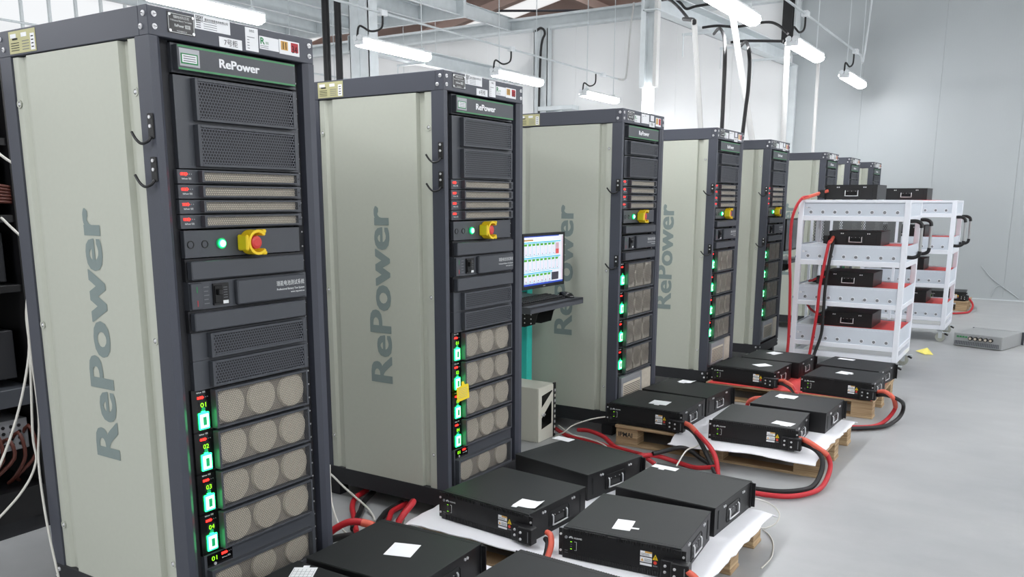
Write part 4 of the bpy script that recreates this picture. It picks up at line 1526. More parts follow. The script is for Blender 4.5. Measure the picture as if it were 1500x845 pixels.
CG = 'batteries on the white carts'
for o_, ci, lst in ((c1o, 'nearer', ((0.680, 1.402, 'top'), (0.738, 1.033, 'second tier'), (0.705, 0.700, 'third tier'), (0.722, 0.368, 'lowest tier'))),
                    (c2o, 'farther', ((0.790, 1.402, 'top'), (0.800, 1.033, 'second tier'), (0.820, 0.700, 'third tier'), (0.870, 0.368, 'lowest tier')))):
    for x, z, nm in lst:
        y = o_[1] + 0.325
        place_battery(x, y, z + 0.0035, -90.0, 'black battery on the %s of the %s white cart' % (nm, ci), CG)
        if nm != 'top':
            m = MB().box(0.20, CW - 0.015, 0.02, CD - 0.03, 0.0, 0.003, 'red_mat')
            oo = m.build('red_mat', None, (o_[0], o_[1], z))
            tag(oo, 'red mat lying on the %s of the %s white cart' % (nm, ci), 'mat', 'red mats on the cart tiers')
        elif ci == 'farther':
            m = MB().box(0.30, CW - 0.20, 0.02, CD - 0.03, 0.0, 0.003, 'red_mat')
            oo = m.build('red_mat', None, (o_[0], o_[1], z))
            tag(oo, 'red mat lying on the top of the farther white cart', 'mat', 'red mats on the cart tiers')

# ------------------------------------------------------------------ workstation between second and third cabinet
def make_stand(loc, label):
    r = thing('workstation_stand', label, 'stand', loc, 0, 'computer stands beside the cabinets')
    # local origin at pole foot on the floor; shelf reaches to +x and to -y
    MB().box(-0.044, 0.026, -0.030, 0.030, 0.0, 1.15, 'teal', 0.004).build('pole', r)
    MB().box(-0.10, 0.10, -0.055, 0.04, 0.0, 0.012, 'teal', 0.003).build('foot_plate', r)
    b = MB().box(0.0, 0.43, -0.67, -0.08, 0.838, 0.850, 'panel_dark', 0.001)
    b.box(0.418, 0.43, -0.67, -0.08, 0.816, 0.850, 'panel_dark', 0.001)
    b.box(0.0, 0.43, -0.67, -0.660, 0.816, 0.850, 'panel_dark', 0.001)
    b.box(0.0, 0.43, -0.09, -0.080, 0.816, 0.850, 'panel_dark', 0.001)
    b.box(-0.02, 0.02, -0.10, 0.0, 0.83, 0.85, 'panel_dark')
    b.build('keyboard_shelf', r)
    br = MB()
    for y in (-0.475, -0.30):
        br.prism([(0.0, 0.816), (0.385, 0.816), (0.36, 0.79), (0.345, 0.735), (0.28, 0.715), (0.0, 0.715)], 1, y - 0.0015, y + 0.0015, 'black')
    br.box(0.0, 0.16, -0.475, -0.03, 0.713, 0.716, 'black')
    br.box(-0.01, 0.004, -0.475, -0.03, 0.715, 0.816, 'black')
    k = br.build('shelf_bracket', r)
    h = MB()
    for i in range(4):
        for j in range(3):
            h.cyl((0.20 + i * 0.04, -0.4772, 0.738 + j * 0.024), (0.20 + i * 0.04, -0.4764, 0.738 + j * 0.024), 0.004, 'white_print', n=8)
    o = h.build('bracket_holes', k)
    o['kind'] = 'stuff'
    return r


mat('screen_frame', (126, 176, 190), 0.3, emit=0.7)


def make_monitor(loc, rz, label):
    """screen looks to +x; width along y; origin at lower middle of the back"""
    r = thing('monitor', label, 'monitor', loc, rz, 'monitors on the stands')
    W_, H_ = 0.46, 0.300
    MB().box(-0.030, 0.006, -W_ / 2, W_ / 2, 0, H_, 'black', 0.005).build('housing', r)
    b = MB()
    b.box(0.006, 0.010, -W_ / 2, W_ / 2, H_ - 0.014, H_, 'black')
    b.box(0.006, 0.010, -W_ / 2, W_ / 2, 0, 0.018, 'black')
    b.box(0.006, 0.010, -W_ / 2, -W_ / 2 + 0.013, 0.018, H_ - 0.014, 'black')
    b.box(0.006, 0.010, W_ / 2 - 0.013, W_ / 2, 0.018, H_ - 0.014, 'black')
    b.box(0.010, 0.0104, -0.012, 0.012, 0.006, 0.011, 'silver_grey')
    b.build('bezel', r)
    s = MB()
    y0, y1, z0, z1 = -W_ / 2 + 0.013, W_ / 2 - 0.013, 0.018, H_ - 0.014
    s.quad((0.0065, y0, z0), (0.0065, y1, z0), (0.0065, y1, z1), (0.0065, y0, z1), 'screen_white')
    x = 0.0068
    def R_(a, b_, c, d, mt, dx=0.0):
        s.quad((x + dx, a, c), (x + dx, b_, c), (x + dx, b_, d), (x + dx, a, d), mt)
    R_(y0, y1, z0, z0 + 0.010, 'screen_blue')
    R_(y0, y1 - 0.05, z1 - 0.006, z1, 'screen_blue')
    R_(y0, y0 + 0.10, z1 - 0.026, z1 - 0.018, 'orange_print')
    ncol = 9
    cw = (y1 - y0 - 0.05) / ncol
    for row in range(3):
        zt = z1 - 0.034 - row * 0.083
        hgt = 0.072 if row < 2 else 0.052
        R_(y0 + 0.004, y1 - 0.03 - (0.09 if row == 2 else 0), zt - 0.004, zt + 0.002, 'screen_cyan')
        for c in range(ncol):
            a = y0 + 0.006 + c * cw
            last = (c == ncol - 1)
            if row == 2 and c >= ncol - 2:
                if c == ncol - 2:
                    R_(a, a + 2 * cw - 0.006, zt - hgt, zt - 0.008, 'screen_grey')
                continue
            if row == 0 and last:
                R_(a, a + cw - 0.005, zt - hgt, zt - 0.010, 'screen_card')
                R_(a, a + cw - 0.005, zt - hgt, zt - 0.045, 'screen_red', 0.0002)
                continue
            R_(a - 0.003, a + cw - 0.001, zt - hgt - 0.003, zt - 0.006, 'screen_frame')
            R_(a, a + cw - 0.005, zt - hgt, zt - 0.010, 'screen_white', 0.0003)
            R_(a, a + cw * 0.66, zt - 0.019, zt - 0.008, 'screen_green', 0.0006)
            for q in range(5):
                R_(a + 0.006, a + cw - 0.014, zt - 0.026 - q * 0.008, zt - 0.024 - q * 0.008, 'screen_card', 0.0006)
            R_(a + cw * 0.40, a + cw * 0.55, zt - hgt + 0.003, zt - hgt + 0.010, 'screen_grey', 0.0006)
    R_(y1 - 0.014, y1 - 0.004, z0 + 0.012, z1 - 0.008, 'screen_card')
    s.build('screen', r)
    MB().box(-0.060, -0.030, -0.05, 0.05, 0.10, 0.20, 'black', 0.004).build('wall_mount', r)
    return r


st = make_stand((-0.572, 2.875, 0), 'teal pole with a keyboard shelf, between the second and third cabinets')
mon = make_monitor((-0.300, 2.603, 0.916), 0.0, 'monitor showing rows of battery cells, between the second and third cabinets')
b = MB().box(-0.20, 0.20, -0.010, 0.010, 0, 0.02, 'black')
# mount arm joining pole and monitor is a part of the stand
MB().box(0.0, 0.209, -0.30, -0.24, 1.03, 1.07, 'black', 0.004).build('monitor_arm', st)
MB().box(0.0, 0.06, -0.28, 0.0, 1.035, 1.065, 'black', 0.004).build('monitor_arm', st)

# keyboard and mouse on the shelf
kb = thing('keyboard', 'black keyboard on the shelf under the monitor', 'keyboard', (-0.262, 2.445, 0.851))
MB().prism([(-0.070, 0.0), (0.070, 0.0), (0.070, 0.010), (-0.070, 0.020)], 1, -0.225, 0.225, 'black').build('body', kb)
k = MB()
for i in range(5):
    for j in range(20):
        x = 0.055 - i * 0.024
        z = 0.0105 + (0.070 - x) / 0.14 * 0.010
        k.box(x - 0.009, x + 0.009, -0.215 + j * 0.0215, -0.215 + j * 0.0215 + 0.018, z, z + 0.007, 'black', 0.002)
o = k.build('keys', kb)
o['kind'] = 'stuff'
ms = MB()
n1, n2 = 12, 7
vs, fs = [], []
for j in range(n2 + 1):
    ph = math.pi / 2 * j / n2
    for i in range(n1):
        t = 2 * math.pi * i / n1
        vs.append((0.055 * math.cos(ph) ** 0.7 * math.cos(t), 0.030 * math.cos(ph) ** 0.7 * math.sin(t), 0.032 * math.sin(ph) * (1 - 0.15 * math.cos(t) * math.cos(ph))))
for j in range(n2):
    for i in range(n1):
        fs.append((j * n1 + i, j * n1 + (i + 1) % n1, (j + 1) * n1 + (i + 1) % n1, (j + 1) * n1 + i))
fs.append(list(range(n1))[::-1])
ms.add(vs, fs, 'black_gloss', True)
mo = ms.build('mouse', None, (-0.225, 2.735, 0.8505))
tag(mo, 'black mouse at the far end of the keyboard shelf', 'mouse')

# beige computer case on the floor
pc = thing('computer_case', 'beige computer case on the floor under the monitor', 'computer', (-0.33, 2.615, 0))
b = MB().box(-0.42, -0.004, 0.0, 0.195, 0.0, 0.325, 'pc_beige', 0.003)
b.build('case', pc)
fp = MB().box(-0.004, 0.004, 0.0, 0.172, 0.0, 0.325, 'pc_beige', 0.003).build('front_bezel', pc)
for poly in ([(0.035, 0.205), (0.035, 0.275), (0.155, 0.290), (0.155, 0.283)], [(0.035, 0.075), (0.035, 0.140), (0.150, 0.225), (0.150, 0.090)]):
    MB().prism(poly, 0, 0.004, 0.0046, 'black_gloss').build('dark_panel', fp)
b = MB().cyl((0.004, 0.045, 0.162), (0.016, 0.045, 0.162), 0.009, 'steel', n=12)
b.box(0.010, 0.016, 0.030, 0.062, 0.158, 0.166, 'steel', 0.001)
b.build('latch', fp)
s = MB().box(-0.004, 0.008, 0.173, 0.196, 0.0, 0.330, 'black', 0.002)
for i in range(9):
    s.box(0.008, 0.0086, 0.177, 0.190, 0.02 + i * 0.032, 0.036 + i * 0.032, 'pc_beige' if i % 2 else 'steel')
s.build('side_strip', pc)

# ------------------------------------------------------------------ second workstation beside the fifth cabinet
st2 = dup(st, (-0.40, 7.22, 0), 0, 'computer stand glimpsed beside the fifth cabinet, left of the nearer cart')
mon2 = dup(mon, (-0.02, 6.83, 0.93), 0.0, 'monitor seen almost edge-on beside the fifth cabinet')

for ch in mon2.children:
    if ch.name.startswith('screen'):
        mm = ch.data.copy()
        for i in range(len(mm.materials)):
            mm.materials[i] = MATS['screen_off']
        ch.data = mm

# ------------------------------------------------------------------ things on the floor at the right
ru = thing('rack_unit', 'light grey rack unit on the floor at the right, cable glands across its front', 'equipment', (1.372, 7.78, 0), math.radians(-17))
MB().box(0, 0.44, 0.0, 0.50, 0.004, 0.130, 'silver_grey', 0.003).build('case', ru)
fp = MB().box(0.004, 0.436, -0.006, 0.0, 0.008, 0.126, 'silver_grey').build('rear_plate', ru)
g = MB().box(0.012, 0.428, -0.008, -0.006, 0.014, 0.060, 'silver_grey')
for i in range(46):
    g.box(0.016 + i * 0.0088, 0.0205 + i * 0.0088, -0.0095, -0.008, 0.018, 0.056, 'frame')
g.build('ventilation_slots', fp)
for i in range(5):
    x = 0.160 + i * 0.046
    b = MB().cyl((x, -0.006, 0.088), (x, -0.026, 0.088), 0.019, 'black', n=16)
    b.cyl((x, -0.026, 0.088), (x, -0.030, 0.088), 0.012, 'cream', n=12)
    b.build('cable_gland', fp)
b = MB()
for i in range(4):
    b.box(0.030 + i * 0.026, 0.050 + i * 0.026, -0.010, -0.006, 0.088, 0.104, 'green_stripe')
b.build('terminal_strip', fp)
for x in (-0.02, 0.436):
    MB().box(x, x + 0.024, 0.50, 0.506, 0.004, 0.130, 'panel_dark').build('mounting_ear', ru)
MB().box(0, 0.44, 0.50, 0.510, 0.004, 0.130, 'panel_dark').build('front_panel', ru)

b = MB()
vs = [(-0.090, 0.02, 0.016), (0.0, -0.055, 0.002), (0.070, -0.035, 0.003), (0.005, 0.055, 0.050), (-0.03, 0.0, 0.020), (0.030, -0.005, 0.012)]
fs = [(0, 1, 4), (1, 5, 4), (1, 2, 5), (4, 5, 3), (5, 2, 3), (0, 4, 3)]
b.add(vs, fs, 'pale_yellow')
b.add([(x, y, z + 0.001) for x, y, z in vs], [f[::-1] for f in fs], 'pale_yellow')
o = b.build('crumpled_paper', None, (1.205, 7.10, 0))
tag(o, 'pale yellow crumpled paper on the floor beside the carts', 'paper')

# mesh-sided frame behind the first cart
mf = thing('mesh_frame', 'grey mesh-sided equipment frame behind the nearer white cart', 'frame', (0.10, 7.05, 0))
b = MB()
for x in (0.0, 0.18, 0.76):
    for y in (0.0, 0.45):
        b.box(x, x + 0.022, y, y + 0.022, 0.0, 1.34, 'cart_white')
for z in (0.1, 0.92, 1.32):
    b.box(0, 0.782, 0, 0.022, z, z + 0.022, 'cart_white')
    b.box(0, 0.782, 0.45, 0.472, z, z + 0.022, 'cart_white')
b.build('frame', mf)
for x0, x1 in ((0.03, 0.17), (0.21, 0.38), (0.42, 0.58), (0.62, 0.75)):
    MB().box(x0, x1, 0.008, 0.012, 0.95, 1.31, 'mesh_panel').build('mesh_panel', mf)
    MB().box(x0, x1, 0.455, 0.459, 0.95, 1.31, 'mesh_grey').build('mesh_panel', mf)
b = MB().tube([(0.02, 0.0, 1.33), (-0.05, -0.02, 1.20), (-0.06, -0.02, 0.95)], 0.006, 'socket_grey', n=6)
b.tube([(0.76, 0.0, 1.33), (0.84, -0.02, 1.22), (0.85, -0.02, 0.95)], 0.008, 'socket_grey', n=6)
b.build('side_loop', mf)
# ------------------------------------------------------------------ lamps
lp = thing('vertical_lamp', 'vertical tube lamp at the lower end of the hanging post', 'lamp', (-1.92, 7.70, 2.35))
MB().box(-0.065, 0.065, -0.05, 0.03, 0.0, 0.30, 'tube_soft', 0.03).build('diffuser', lp)
MB().box(-0.05, 0.05, 0.03, 0.06, 0.02, 0.32, 'plastic_clear', 0.005).build('base', lp)


def make_lamp(loc, label):
    """tri-proof tube lamp, long axis along y, hung on two rods"""
    r = thing('tube_lamp', label, 'lamp', loc, 0, 'tube lamps hung in rows')
    L = 1.16
    b = MB()
    prof = [(-0.066, 0.0), (-0.076, -0.03), (-0.058, -0.06), (-0.026, -0.075), (0.026, -0.075), (0.058, -0.06), (0.076, -0.03), (0.066, 0.0)]
    b.prism(prof, 1, 0.02, L - 0.02, 'tube_white')
    b.build('diffuser', r)
    MB().box(-0.07, 0.07, 0.0, L, 0.0, 0.028, 'plastic_clear', 0.006).build('housing', r)
    for y in (0.0, L - 0.02):
        MB().box(-0.066, 0.066, y, y + 0.02, -0.06, 0.0, 'plastic_clear', 0.005).build('end_cap', r)
    for y in (0.12, L - 0.10):
        b = MB().cyl((0, y, 0.028), (0, y, 2.2), 0.006, 'galv', n=6)
        b.box(-0.03, 0.03, y - 0.012, y + 0.012, 0.028, 0.06, 'galv')
        b.build('hanging_rod', r)
    for s in (-0.03, 0.03):
        MB().cyl((s, -0.02, 0.01), (s, 0.0, 0.01), 0.028, 'plastic_clear', n=12).build('cable_gland', r)
    MB().tube([(0.0, -0.01, 0.02), (0.0, 0.03, 0.13), (0.02, 0.18, 0.10), (0.03, 0.34, 0.16), (0.03, 0.36, 0.30)], 0.011, 'cable_black', n=6).build('lamp_cable', r)
    return r


ZL = 3.03
l0 = make_lamp((-4.22, 3.02, ZL), 'tube lamp at the top left, above the first cabinet')
for x, y, lab in ((-4.20, 5.45, 'tube lamp beyond the galvanised column, above the second cabinet'),
                  (-4.20, 8.00, 'tube lamp hung just right of the second cabinet top'),
                  (-4.22, 10.50, 'farthest lamp of the left row, above the third cabinet'),
                  (-0.42, 5.42, 'tube lamp cut by the top edge of the photo, near the middle'),
                  (-0.40, 7.85, 'second lamp of the right row, above the fifth cabinet'),
                  (-0.42, 10.55, 'farthest lamp of the right row, against the grey end wall')):
    dup(l0, (x, y, ZL), 0, lab)
for y, lab in ((3.02, 'tube lamp of the far left row, behind the first cabinet'), (5.45, 'second tube lamp of the far left row, behind the first cabinet'), (8.00, 'tube lamp of the far left row, behind the second cabinet'), (10.70, 'last tube lamp of the far left row, behind the second cabinet')):
    dup(l0, (-8.0, y, ZL), 0, lab)
for x, ys2 in ((-4.20, (0.45, -2.10)), (-0.40, (2.87, 0.32, -2.23)), (3.40, (10.5, 7.95, 5.42, 2.87, 0.32, -2.23)), (7.20, (9.2, 5.4, 1.6, -2.2))):
    for y in ys2:
        dup(l0, (x, y, ZL), 0, 'unseen tube lamp added to light the hall, carrying the rows on', 'unseen tube lamps added to light the hall')  # unseen lamps added for more light from above, spaced like the visible rows
for x, y0, y1, lab in ((-7.97, 2.0, 11.6, 'thin conduit of the far left row of lamps, glimpsed beside the first cabinet'), (-4.17, 2.0, 11.6, 'thin conduit above the left row of lamps'), (-0.37, 2.5, 11.3, 'thin conduit above the right row of lamps')):
    c = thing('conduit', lab, 'conduit', (x, 0, ZL + 0.31))
    MB().cyl((0, y0, 0), (0, y1, 0), 0.013, 'galv', n=8).build('tube', c)
    for y in ((3.38, 5.81, 8.36, 11.06) if x < -2 else (5.78, 8.21, 10.91)):
        MB().box(-0.035, 0.035, y - 0.05, y + 0.05, -0.03, 0.03, 'plastic_clear', 0.006).build('junction_box', c)
    if -7 < x < -2:
        MB().tube([(0, y1, 0), (0, y1 + 0.25, 0.02), (0, y1 + 0.35, 0.15), (0.02, y1 + 0.4, 0.8), (0.05, y1 + 0.45, 1.25)], 0.016, 'pipe_white', n=8).build('riser', c)
    elif x > -2:
        MB().tube([(0, y1, 0), (0.03, y1 + 0.05, 0.05), (0.12, y1 + 0.1, 1.9)], 0.013, 'galv', n=8).build('riser', c)

# ------------------------------------------------------------------ white pipes and black cables above the cabinets
for p0, p1, rr, lab in (((-0.216, 4.785, 1.898), (-0.305, 4.785, 2.70), 0.02, 'white pipe rising from the fourth cabinet to a black cable'),
                        ((-0.237, 6.153, 1.898), (-0.494, 6.153, 3.06), 0.027, 'white slanting pipe rising from the fifth cabinet'),
                        ((-0.553, 8.325, 1.898), (-0.577, 8.325, 3.07), 0.03, 'white pipe rising behind the fifth cabinet towards a tube lamp'),
                        ((-0.523, 9.597, 1.898), (-0.532, 9.597, 3.05), 0.02, 'thin cream pipe rising behind the top of the sixth cabinet')):
    o = MB().cyl(p0, p1, rr, 'pipe_white', n=12).build('white_pipe')
    tag(o, lab, 'pipe')


def cable(pts, r, mt, label, sleeve=None, name=None):
    o = MB()
    o.tube(pts, r, mt, n=8, sub=6)
    nm = name or {'cable_red': 'red_cable', 'cable_black': 'black_cable', 'cable_white': 'white_cable'}[mt]
    ob = o.build(nm)
    tag(ob, label, 'cable')
    if sleeve:
        a, b_ = Vector(pts[sleeve[0]]), Vector(pts[sleeve[1]])
        lo, hi = sorted(sleeve)
        s = MB().tube(pts[lo:hi + 1], r * 1.12, 'sleeve_orange', n=8, sub=6)
        s.build('heat_shrink_sleeve', ob)
    return ob


K = 0.0125
cable([(-1.452,6.900,3.361), (-1.335,6.800,3.329), (-1.159,6.600,3.207), (-0.949,6.300,3.038), (-0.55,5.2,2.80), (-0.315,4.80,2.70), (-0.305,4.785,2.66)], 0.015, 'cable_black', 'black cable arching from the overhead beam into the white pipe of the fourth cabinet')
cable([(-1.116,7.500,3.102), (-0.886,7.000,3.052), (-0.563,6.200,2.831), (-0.133,5.000,2.479), (-0.085,4.87,2.1), (-0.078,4.850,1.898)], 0.015, 'cable_black', 'black cable dropping onto the middle of the fourth cabinet top')
cable([(-0.826,7.500,2.953), (-0.614,7.000,2.903), (-0.320,6.200,2.676), (-0.05,5.30,2.546), (-0.021,5.25,2.44), (-0.021,5.25,2.243), (-0.033,5.25,2.09), (-0.05,5.25,1.85)], 0.015, 'cable_black', 'black cable dropping just behind the right edge of the fourth cabinet top')
cable([(-1.615,8.500,3.375), (-1.434,8.500,3.377), (-1.203,8.500,3.344), (-0.880,8.500,3.359), (-0.739,8.500,3.316), (-0.598,8.400,3.193)], 0.015, 'cable_black', 'upper black cable crossing to the second lamp of the right row')
cable([(-1.266,8.500,3.180), (-1.091,8.500,3.180), (-0.641,8.400,3.120)], 0.015, 'cable_black', 'lower black cable crossing to the second lamp of the right row')
cable([(-1.85,8.250,3.66), (-1.80,8.27,3.62), (-1.742,8.300,3.560), (-1.626,8.300,3.575), (-1.417,8.300,3.580)], 0.015, 'cable_black', 'short black cable by the top edge, above the overhead beam')

# red and black power cables on the floor and pallets
cable([(0.620,1.075,0.188), (0.648,1.052,0.190), (0.668,1.020,0.165), (0.668,0.985,0.12), (0.655,0.955,0.07), (0.60,0.93,0.018)], K * 0.8, 'cable_red', 'red cable leaving the green-tinted battery, near the middle of the bottom', (0, 4))
cable([(0.618,1.066,0.166), (0.640,1.045,0.160), (0.652,1.01,0.13), (0.645,0.98,0.08), (0.60,0.95,0.05)], K * 0.8, 'cable_black', 'black cable leaving the green-tinted battery beside the red one')
cable([(1.165,1.056,0.180), (1.215,1.030,0.168), (1.245,0.99,0.12), (1.25,0.93,0.05), (1.22,0.86,0.018)], K * 0.8, 'cable_red', 'red cable leaving the nearest right battery, at the bottom edge', (0, 3))
cable([(1.163,1.050,0.158), (1.195,1.02,0.14), (1.22,0.96,0.08), (1.20,0.88,0.018)], K * 0.8, 'cable_black', 'black cable leaving the nearest right battery, at the bottom edge')
cable([(0.478,2.835,0.189), (0.52,2.81,0.185), (0.575,2.760,0.169), (0.678,2.680,0.127), (0.743,2.600,0.087), (0.768,2.568,0.018)], K, 'cable_red', 'red cable arching from the stencilled-pallet battery down to the floor', (0, 2))
cable([(0.478,2.832,0.169), (0.52,2.81,0.166), (0.572,2.770,0.148), (0.648,2.700,0.093), (0.759,2.562,0.02)], K, 'cable_black', 'black cable arching from the stencilled-pallet battery down to the floor')
cable([(-0.345,2.853,0.030), (-0.204,2.772,0.022), (-0.023,2.755,0.020), (0.152,2.671,0.020), (0.282,2.622,0.022), (0.369,2.549,0.05), (0.425,2.562,0.018)], K, 'cable_red', 'long red cable from the computer case along the floor')
cable([(-0.184,2.838,0.050), (-0.102,2.823,0.060), (0.014,2.785,0.050), (0.110,2.728,0.022), (0.222,2.695,0.020), (0.313,2.645,0.030)], K, 'cable_red', 'red cable humped beside the base of the third cabinet')
cable([(0.330,2.479,0.050), (0.381,2.495,0.075), (0.423,2.598,0.052), (0.514,2.657,0.017), (0.632,2.624,0.017), (0.756,2.598,0.052)], K, 'cable_red', 'red cable along the floor behind the second pallet right battery')
cable([(0.414,2.554,0.075), (0.454,2.616,0.08), (0.523,2.659,0.100), (0.568,2.701,0.080), (0.633,2.708,0.040), (0.741,2.653,0.02)], K, 'cable_black', 'black cable looping above the floor before the third pallet')
cable([(1.090,2.855,0.190), (1.134,2.830,0.192), (1.202,2.800,0.170), (1.244,2.809,0.140), (1.266,2.791,0.080), (1.263,2.664,0.025), (1.231,2.538,0.018), (1.155,2.435,0.018), (1.041,2.398,0.018), (0.90,2.40,0.018)], K, 'cable_red', 'red cable looping from the sheet-borne battery round onto the open floor', (0, 3))
cable([(1.088,2.850,0.168), (1.136,2.830,0.168), (1.192,2.800,0.157), (1.230,2.773,0.120), (1.234,2.731,0.060), (1.220,2.645,0.020), (1.180,2.551,0.018), (1.085,2.476,0.018), (0.90,2.45,0.018)], K, 'cable_black', 'black cable looping from the sheet-borne battery inside the red loop')
cable([(1.246,4.245,0.190), (1.292,4.200,0.205), (1.347,4.150,0.183), (1.352,4.267,0.100), (1.320,4.237,0.030), (1.285,4.062,0.018), (1.214,3.955,0.018), (1.05,3.86,0.018)], K, 'cable_red', 'red cable looping from the red-sheet pallet onto the floor at right', (0, 3))
cable([(1.244,4.240,0.168), (1.293,4.200,0.185), (1.375,4.160,0.175), (1.396,4.268,0.120), (1.386,4.287,0.050), (1.355,4.173,0.018), (1.300,4.010,0.018), (1.10,3.83,0.018)], K, 'cable_black', 'black cable looping from the red-sheet pallet onto the floor at right')
cable([(0.613,4.258,0.188), (0.657,4.205,0.202), (0.733,4.100,0.200), (0.795,4.000,0.175), (0.83,3.93,0.10), (0.84,3.90,0.018)], K * 0.8, 'cable_red', 'red cable from the left front red-sheet battery hanging towards the third pallet', (0, 3))
cable([(0.613,4.254,0.166), (0.66,4.19,0.178), (0.74,4.09,0.170), (0.80,3.98,0.14), (0.82,3.92,0.018)], K * 0.8, 'cable_black', 'black cable from the left front red-sheet battery hanging towards the third pallet')
cable([(0.690,3.700,0.186), (0.655,3.708,0.180), (0.600,3.730,0.165), (0.556,3.755,0.13), (0.53,3.77,0.018)], K, 'cable_red', 'orange-sleeved cable at the back left of the third pallet right battery', (0, 3))
cable([(-0.30,0.80,0.02), (-0.242,0.842,0.085), (-0.189,0.877,0.12), (-0.142,0.907,0.12), (-0.086,0.930,0.10), (-0.04,0.94,0.02)], K * 1.2, 'cable_red', 'thick red cable arching out behind the first cabinet, lower left', (3, 5))
cable([(-0.28,0.78,0.02), (-0.227,0.80,0.06), (-0.169,0.830,0.08), (-0.120,0.850,0.08), (-0.070,0.865,0.02)], K * 1.2, 'cable_black', 'thick black cable arching under the red one behind the first cabinet')
cable([(-0.560,1.40,0.03), (-0.542,1.300,0.025), (-0.485,1.216,0.019), (-0.400,1.134,0.019), (-0.340,1.074,0.019), (-0.26,1.0,0.019)], K, 'cable_red', 'red cable coming from under the left end of the second cabinet')
cable([(-0.518,1.40,0.03), (-0.480,1.290,0.022), (-0.410,1.185,0.019), (-0.360,1.095,0.019), (-0.3,1.02,0.019)], K, 'cable_black', 'black cable coming from under the left end of the second cabinet')
cable([(-0.285,1.36,0.03), (-0.276,1.252,0.03), (-0.251,1.200,0.019), (-0.206,1.130,0.019), (-0.15,1.06,0.019)], K, 'cable_red', 'red cable coming from under the middle of the second cabinet')
cable([(-0.310,1.36,0.03), (-0.305,1.252,0.025), (-0.290,1.200,0.019), (-0.255,1.130,0.019), (-0.2,1.06,0.019)], K, 'cable_black', 'black cable coming from under the middle of the second cabinet')
cable([(-0.20,1.20,0.018), (-0.155,1.155,0.05), (-0.105,1.145,0.11), (-0.060,1.130,0.155), (-0.035,1.095,0.16), (-0.035,1.02,0.12), (-0.055,0.96,0.04), (-0.08,0.92,0.018)], K, 'cable_red', 'red cable loop at the left edge of the second pallet')
cable([(-0.17,1.19,0.012), (-0.10,1.12,0.075), (-0.07,1.07,0.10), (-0.07,1.00,0.05), (-0.09,0.95,0.008)], 0.004, 'cable_white', 'white wire inside the red loop at the left edge of the second pallet')
# thin white wires
cable([(-0.765,1.315,0.12), (-0.700,1.310,0.105), (-0.613,1.300,0.064), (-0.451,1.240,0.040), (-0.398,1.230,0.020), (-0.344,1.200,0.008), (-0.302,1.16,0.008)], 0.005, 'cable_white', 'thin white wire drooping along the base of the second cabinet')
cable([(-0.56,1.16,0.22), (-0.502,1.100,0.149), (-0.443,1.050,0.080), (-0.395,1.039,0.008), (-0.289,0.984,0.008), (-0.2,0.96,0.008)], 0.004, 'cable_white', 'white wire falling to the floor just right of the first cabinet')
cable([(-0.300,2.765,0.012), (-0.213,2.716,0.060), (-0.169,2.750,0.102), (-0.079,2.800,0.139), (-0.003,2.830,0.158)], 0.004, 'cable_white', 'white wire rising from the computer case to the overhanging battery')
cable([(-0.310,2.83,0.06), (-0.173,2.740,0.048), (-0.062,2.720,0.045), (0.066,2.666,0.045), (0.16,2.62,0.008)], 0.004, 'cable_white', 'white wire lying along the red cable beside the computer case')
cable([(0.613,2.795,0.132), (0.591,2.740,0.10), (0.597,2.551,0.12), (0.666,2.212,0.12), (0.70,2.05,0.128)], 0.004, 'cable_white', 'straight white wire slanting from the third pallet to the second')
cable([(1.08,1.93,0.131), (1.115,1.965,0.145), (1.154,2.029,0.120), (1.183,2.09,0.080), (1.207,2.085,0.050), (1.200,2.054,0.020), (1.172,2.017,0.006), (1.153,2.002,0.006)], 0.003, 'cable_white', 'thin white wire curling round the drooping sheet corner')
cable([(1.166,1.985,0.006), (1.203,1.949,0.004), (1.245,1.859,0.004), (1.275,1.721,0.004), (1.27,1.60,0.004)], 0.003, 'cable_white', 'thin wire on the floor right of the second pallet')
# cables of the carts
cable([(0.500,5.855,1.475), (0.437,5.830,1.455), (0.370,5.800,1.430), (0.325,5.720,1.412), (0.285,5.690,1.326), (0.262,5.690,1.197), (0.268,5.690,0.919), (0.285,5.690,0.691), (0.300,5.690,0.231), (0.29,5.66,0.018)], K, 'cable_red', 'thick red cable hanging down the left post of the nearer cart', (0, 3))
cable([(0.568,5.84,1.10), (0.576,5.735,1.075), (0.564,5.715,1.058), (0.546,5.700,0.912), (0.521,5.700,0.704), (0.512,5.700,0.478), (0.480,5.690,0.144), (0.46,5.65,0.018)], K, 'cable_red', 'red cable hanging down the middle tiers of the nearer cart', (0, 2))
cable([(0.570,5.84,1.080), (0.590,5.735,1.048), (0.577,5.720,0.920), (0.561,5.715,0.702), (0.560,5.715,0.478), (0.555,5.715,0.307), (0.517,5.690,0.143), (0.50,5.64,0.018)], K, 'cable_black', 'black cable hanging beside the red one on the nearer cart')
cable([(0.52,5.855,0.772), (0.470,5.870,0.765), (0.406,5.950,0.732), (0.355,6.050,0.715)], K * 0.8, 'cable_red', 'short red cable at the left of the third tier of the nearer cart')
cable([(0.525,5.88,0.750), (0.480,5.90,0.745), (0.430,5.970,0.725), (0.385,6.060,0.715)], K * 0.8, 'cable_black', 'short black cable at the left of the third tier of the nearer cart')
cable([(0.54,5.855,0.435), (0.480,5.900,0.452), (0.40,5.980,0.48), (0.345,6.050,0.52)], K * 0.8, 'cable_red', 'short red cable at the left of the lowest tier of the nearer cart')
cable([(1.20,10.85,0.18), (1.27,10.86,0.15), (1.32,10.80,0.08), (1.30,10.62,0.018), (1.22,10.40,0.018), (1.12,10.3,0.018)], K, 'cable_red', 'red cable round the corner of the small far pallet')

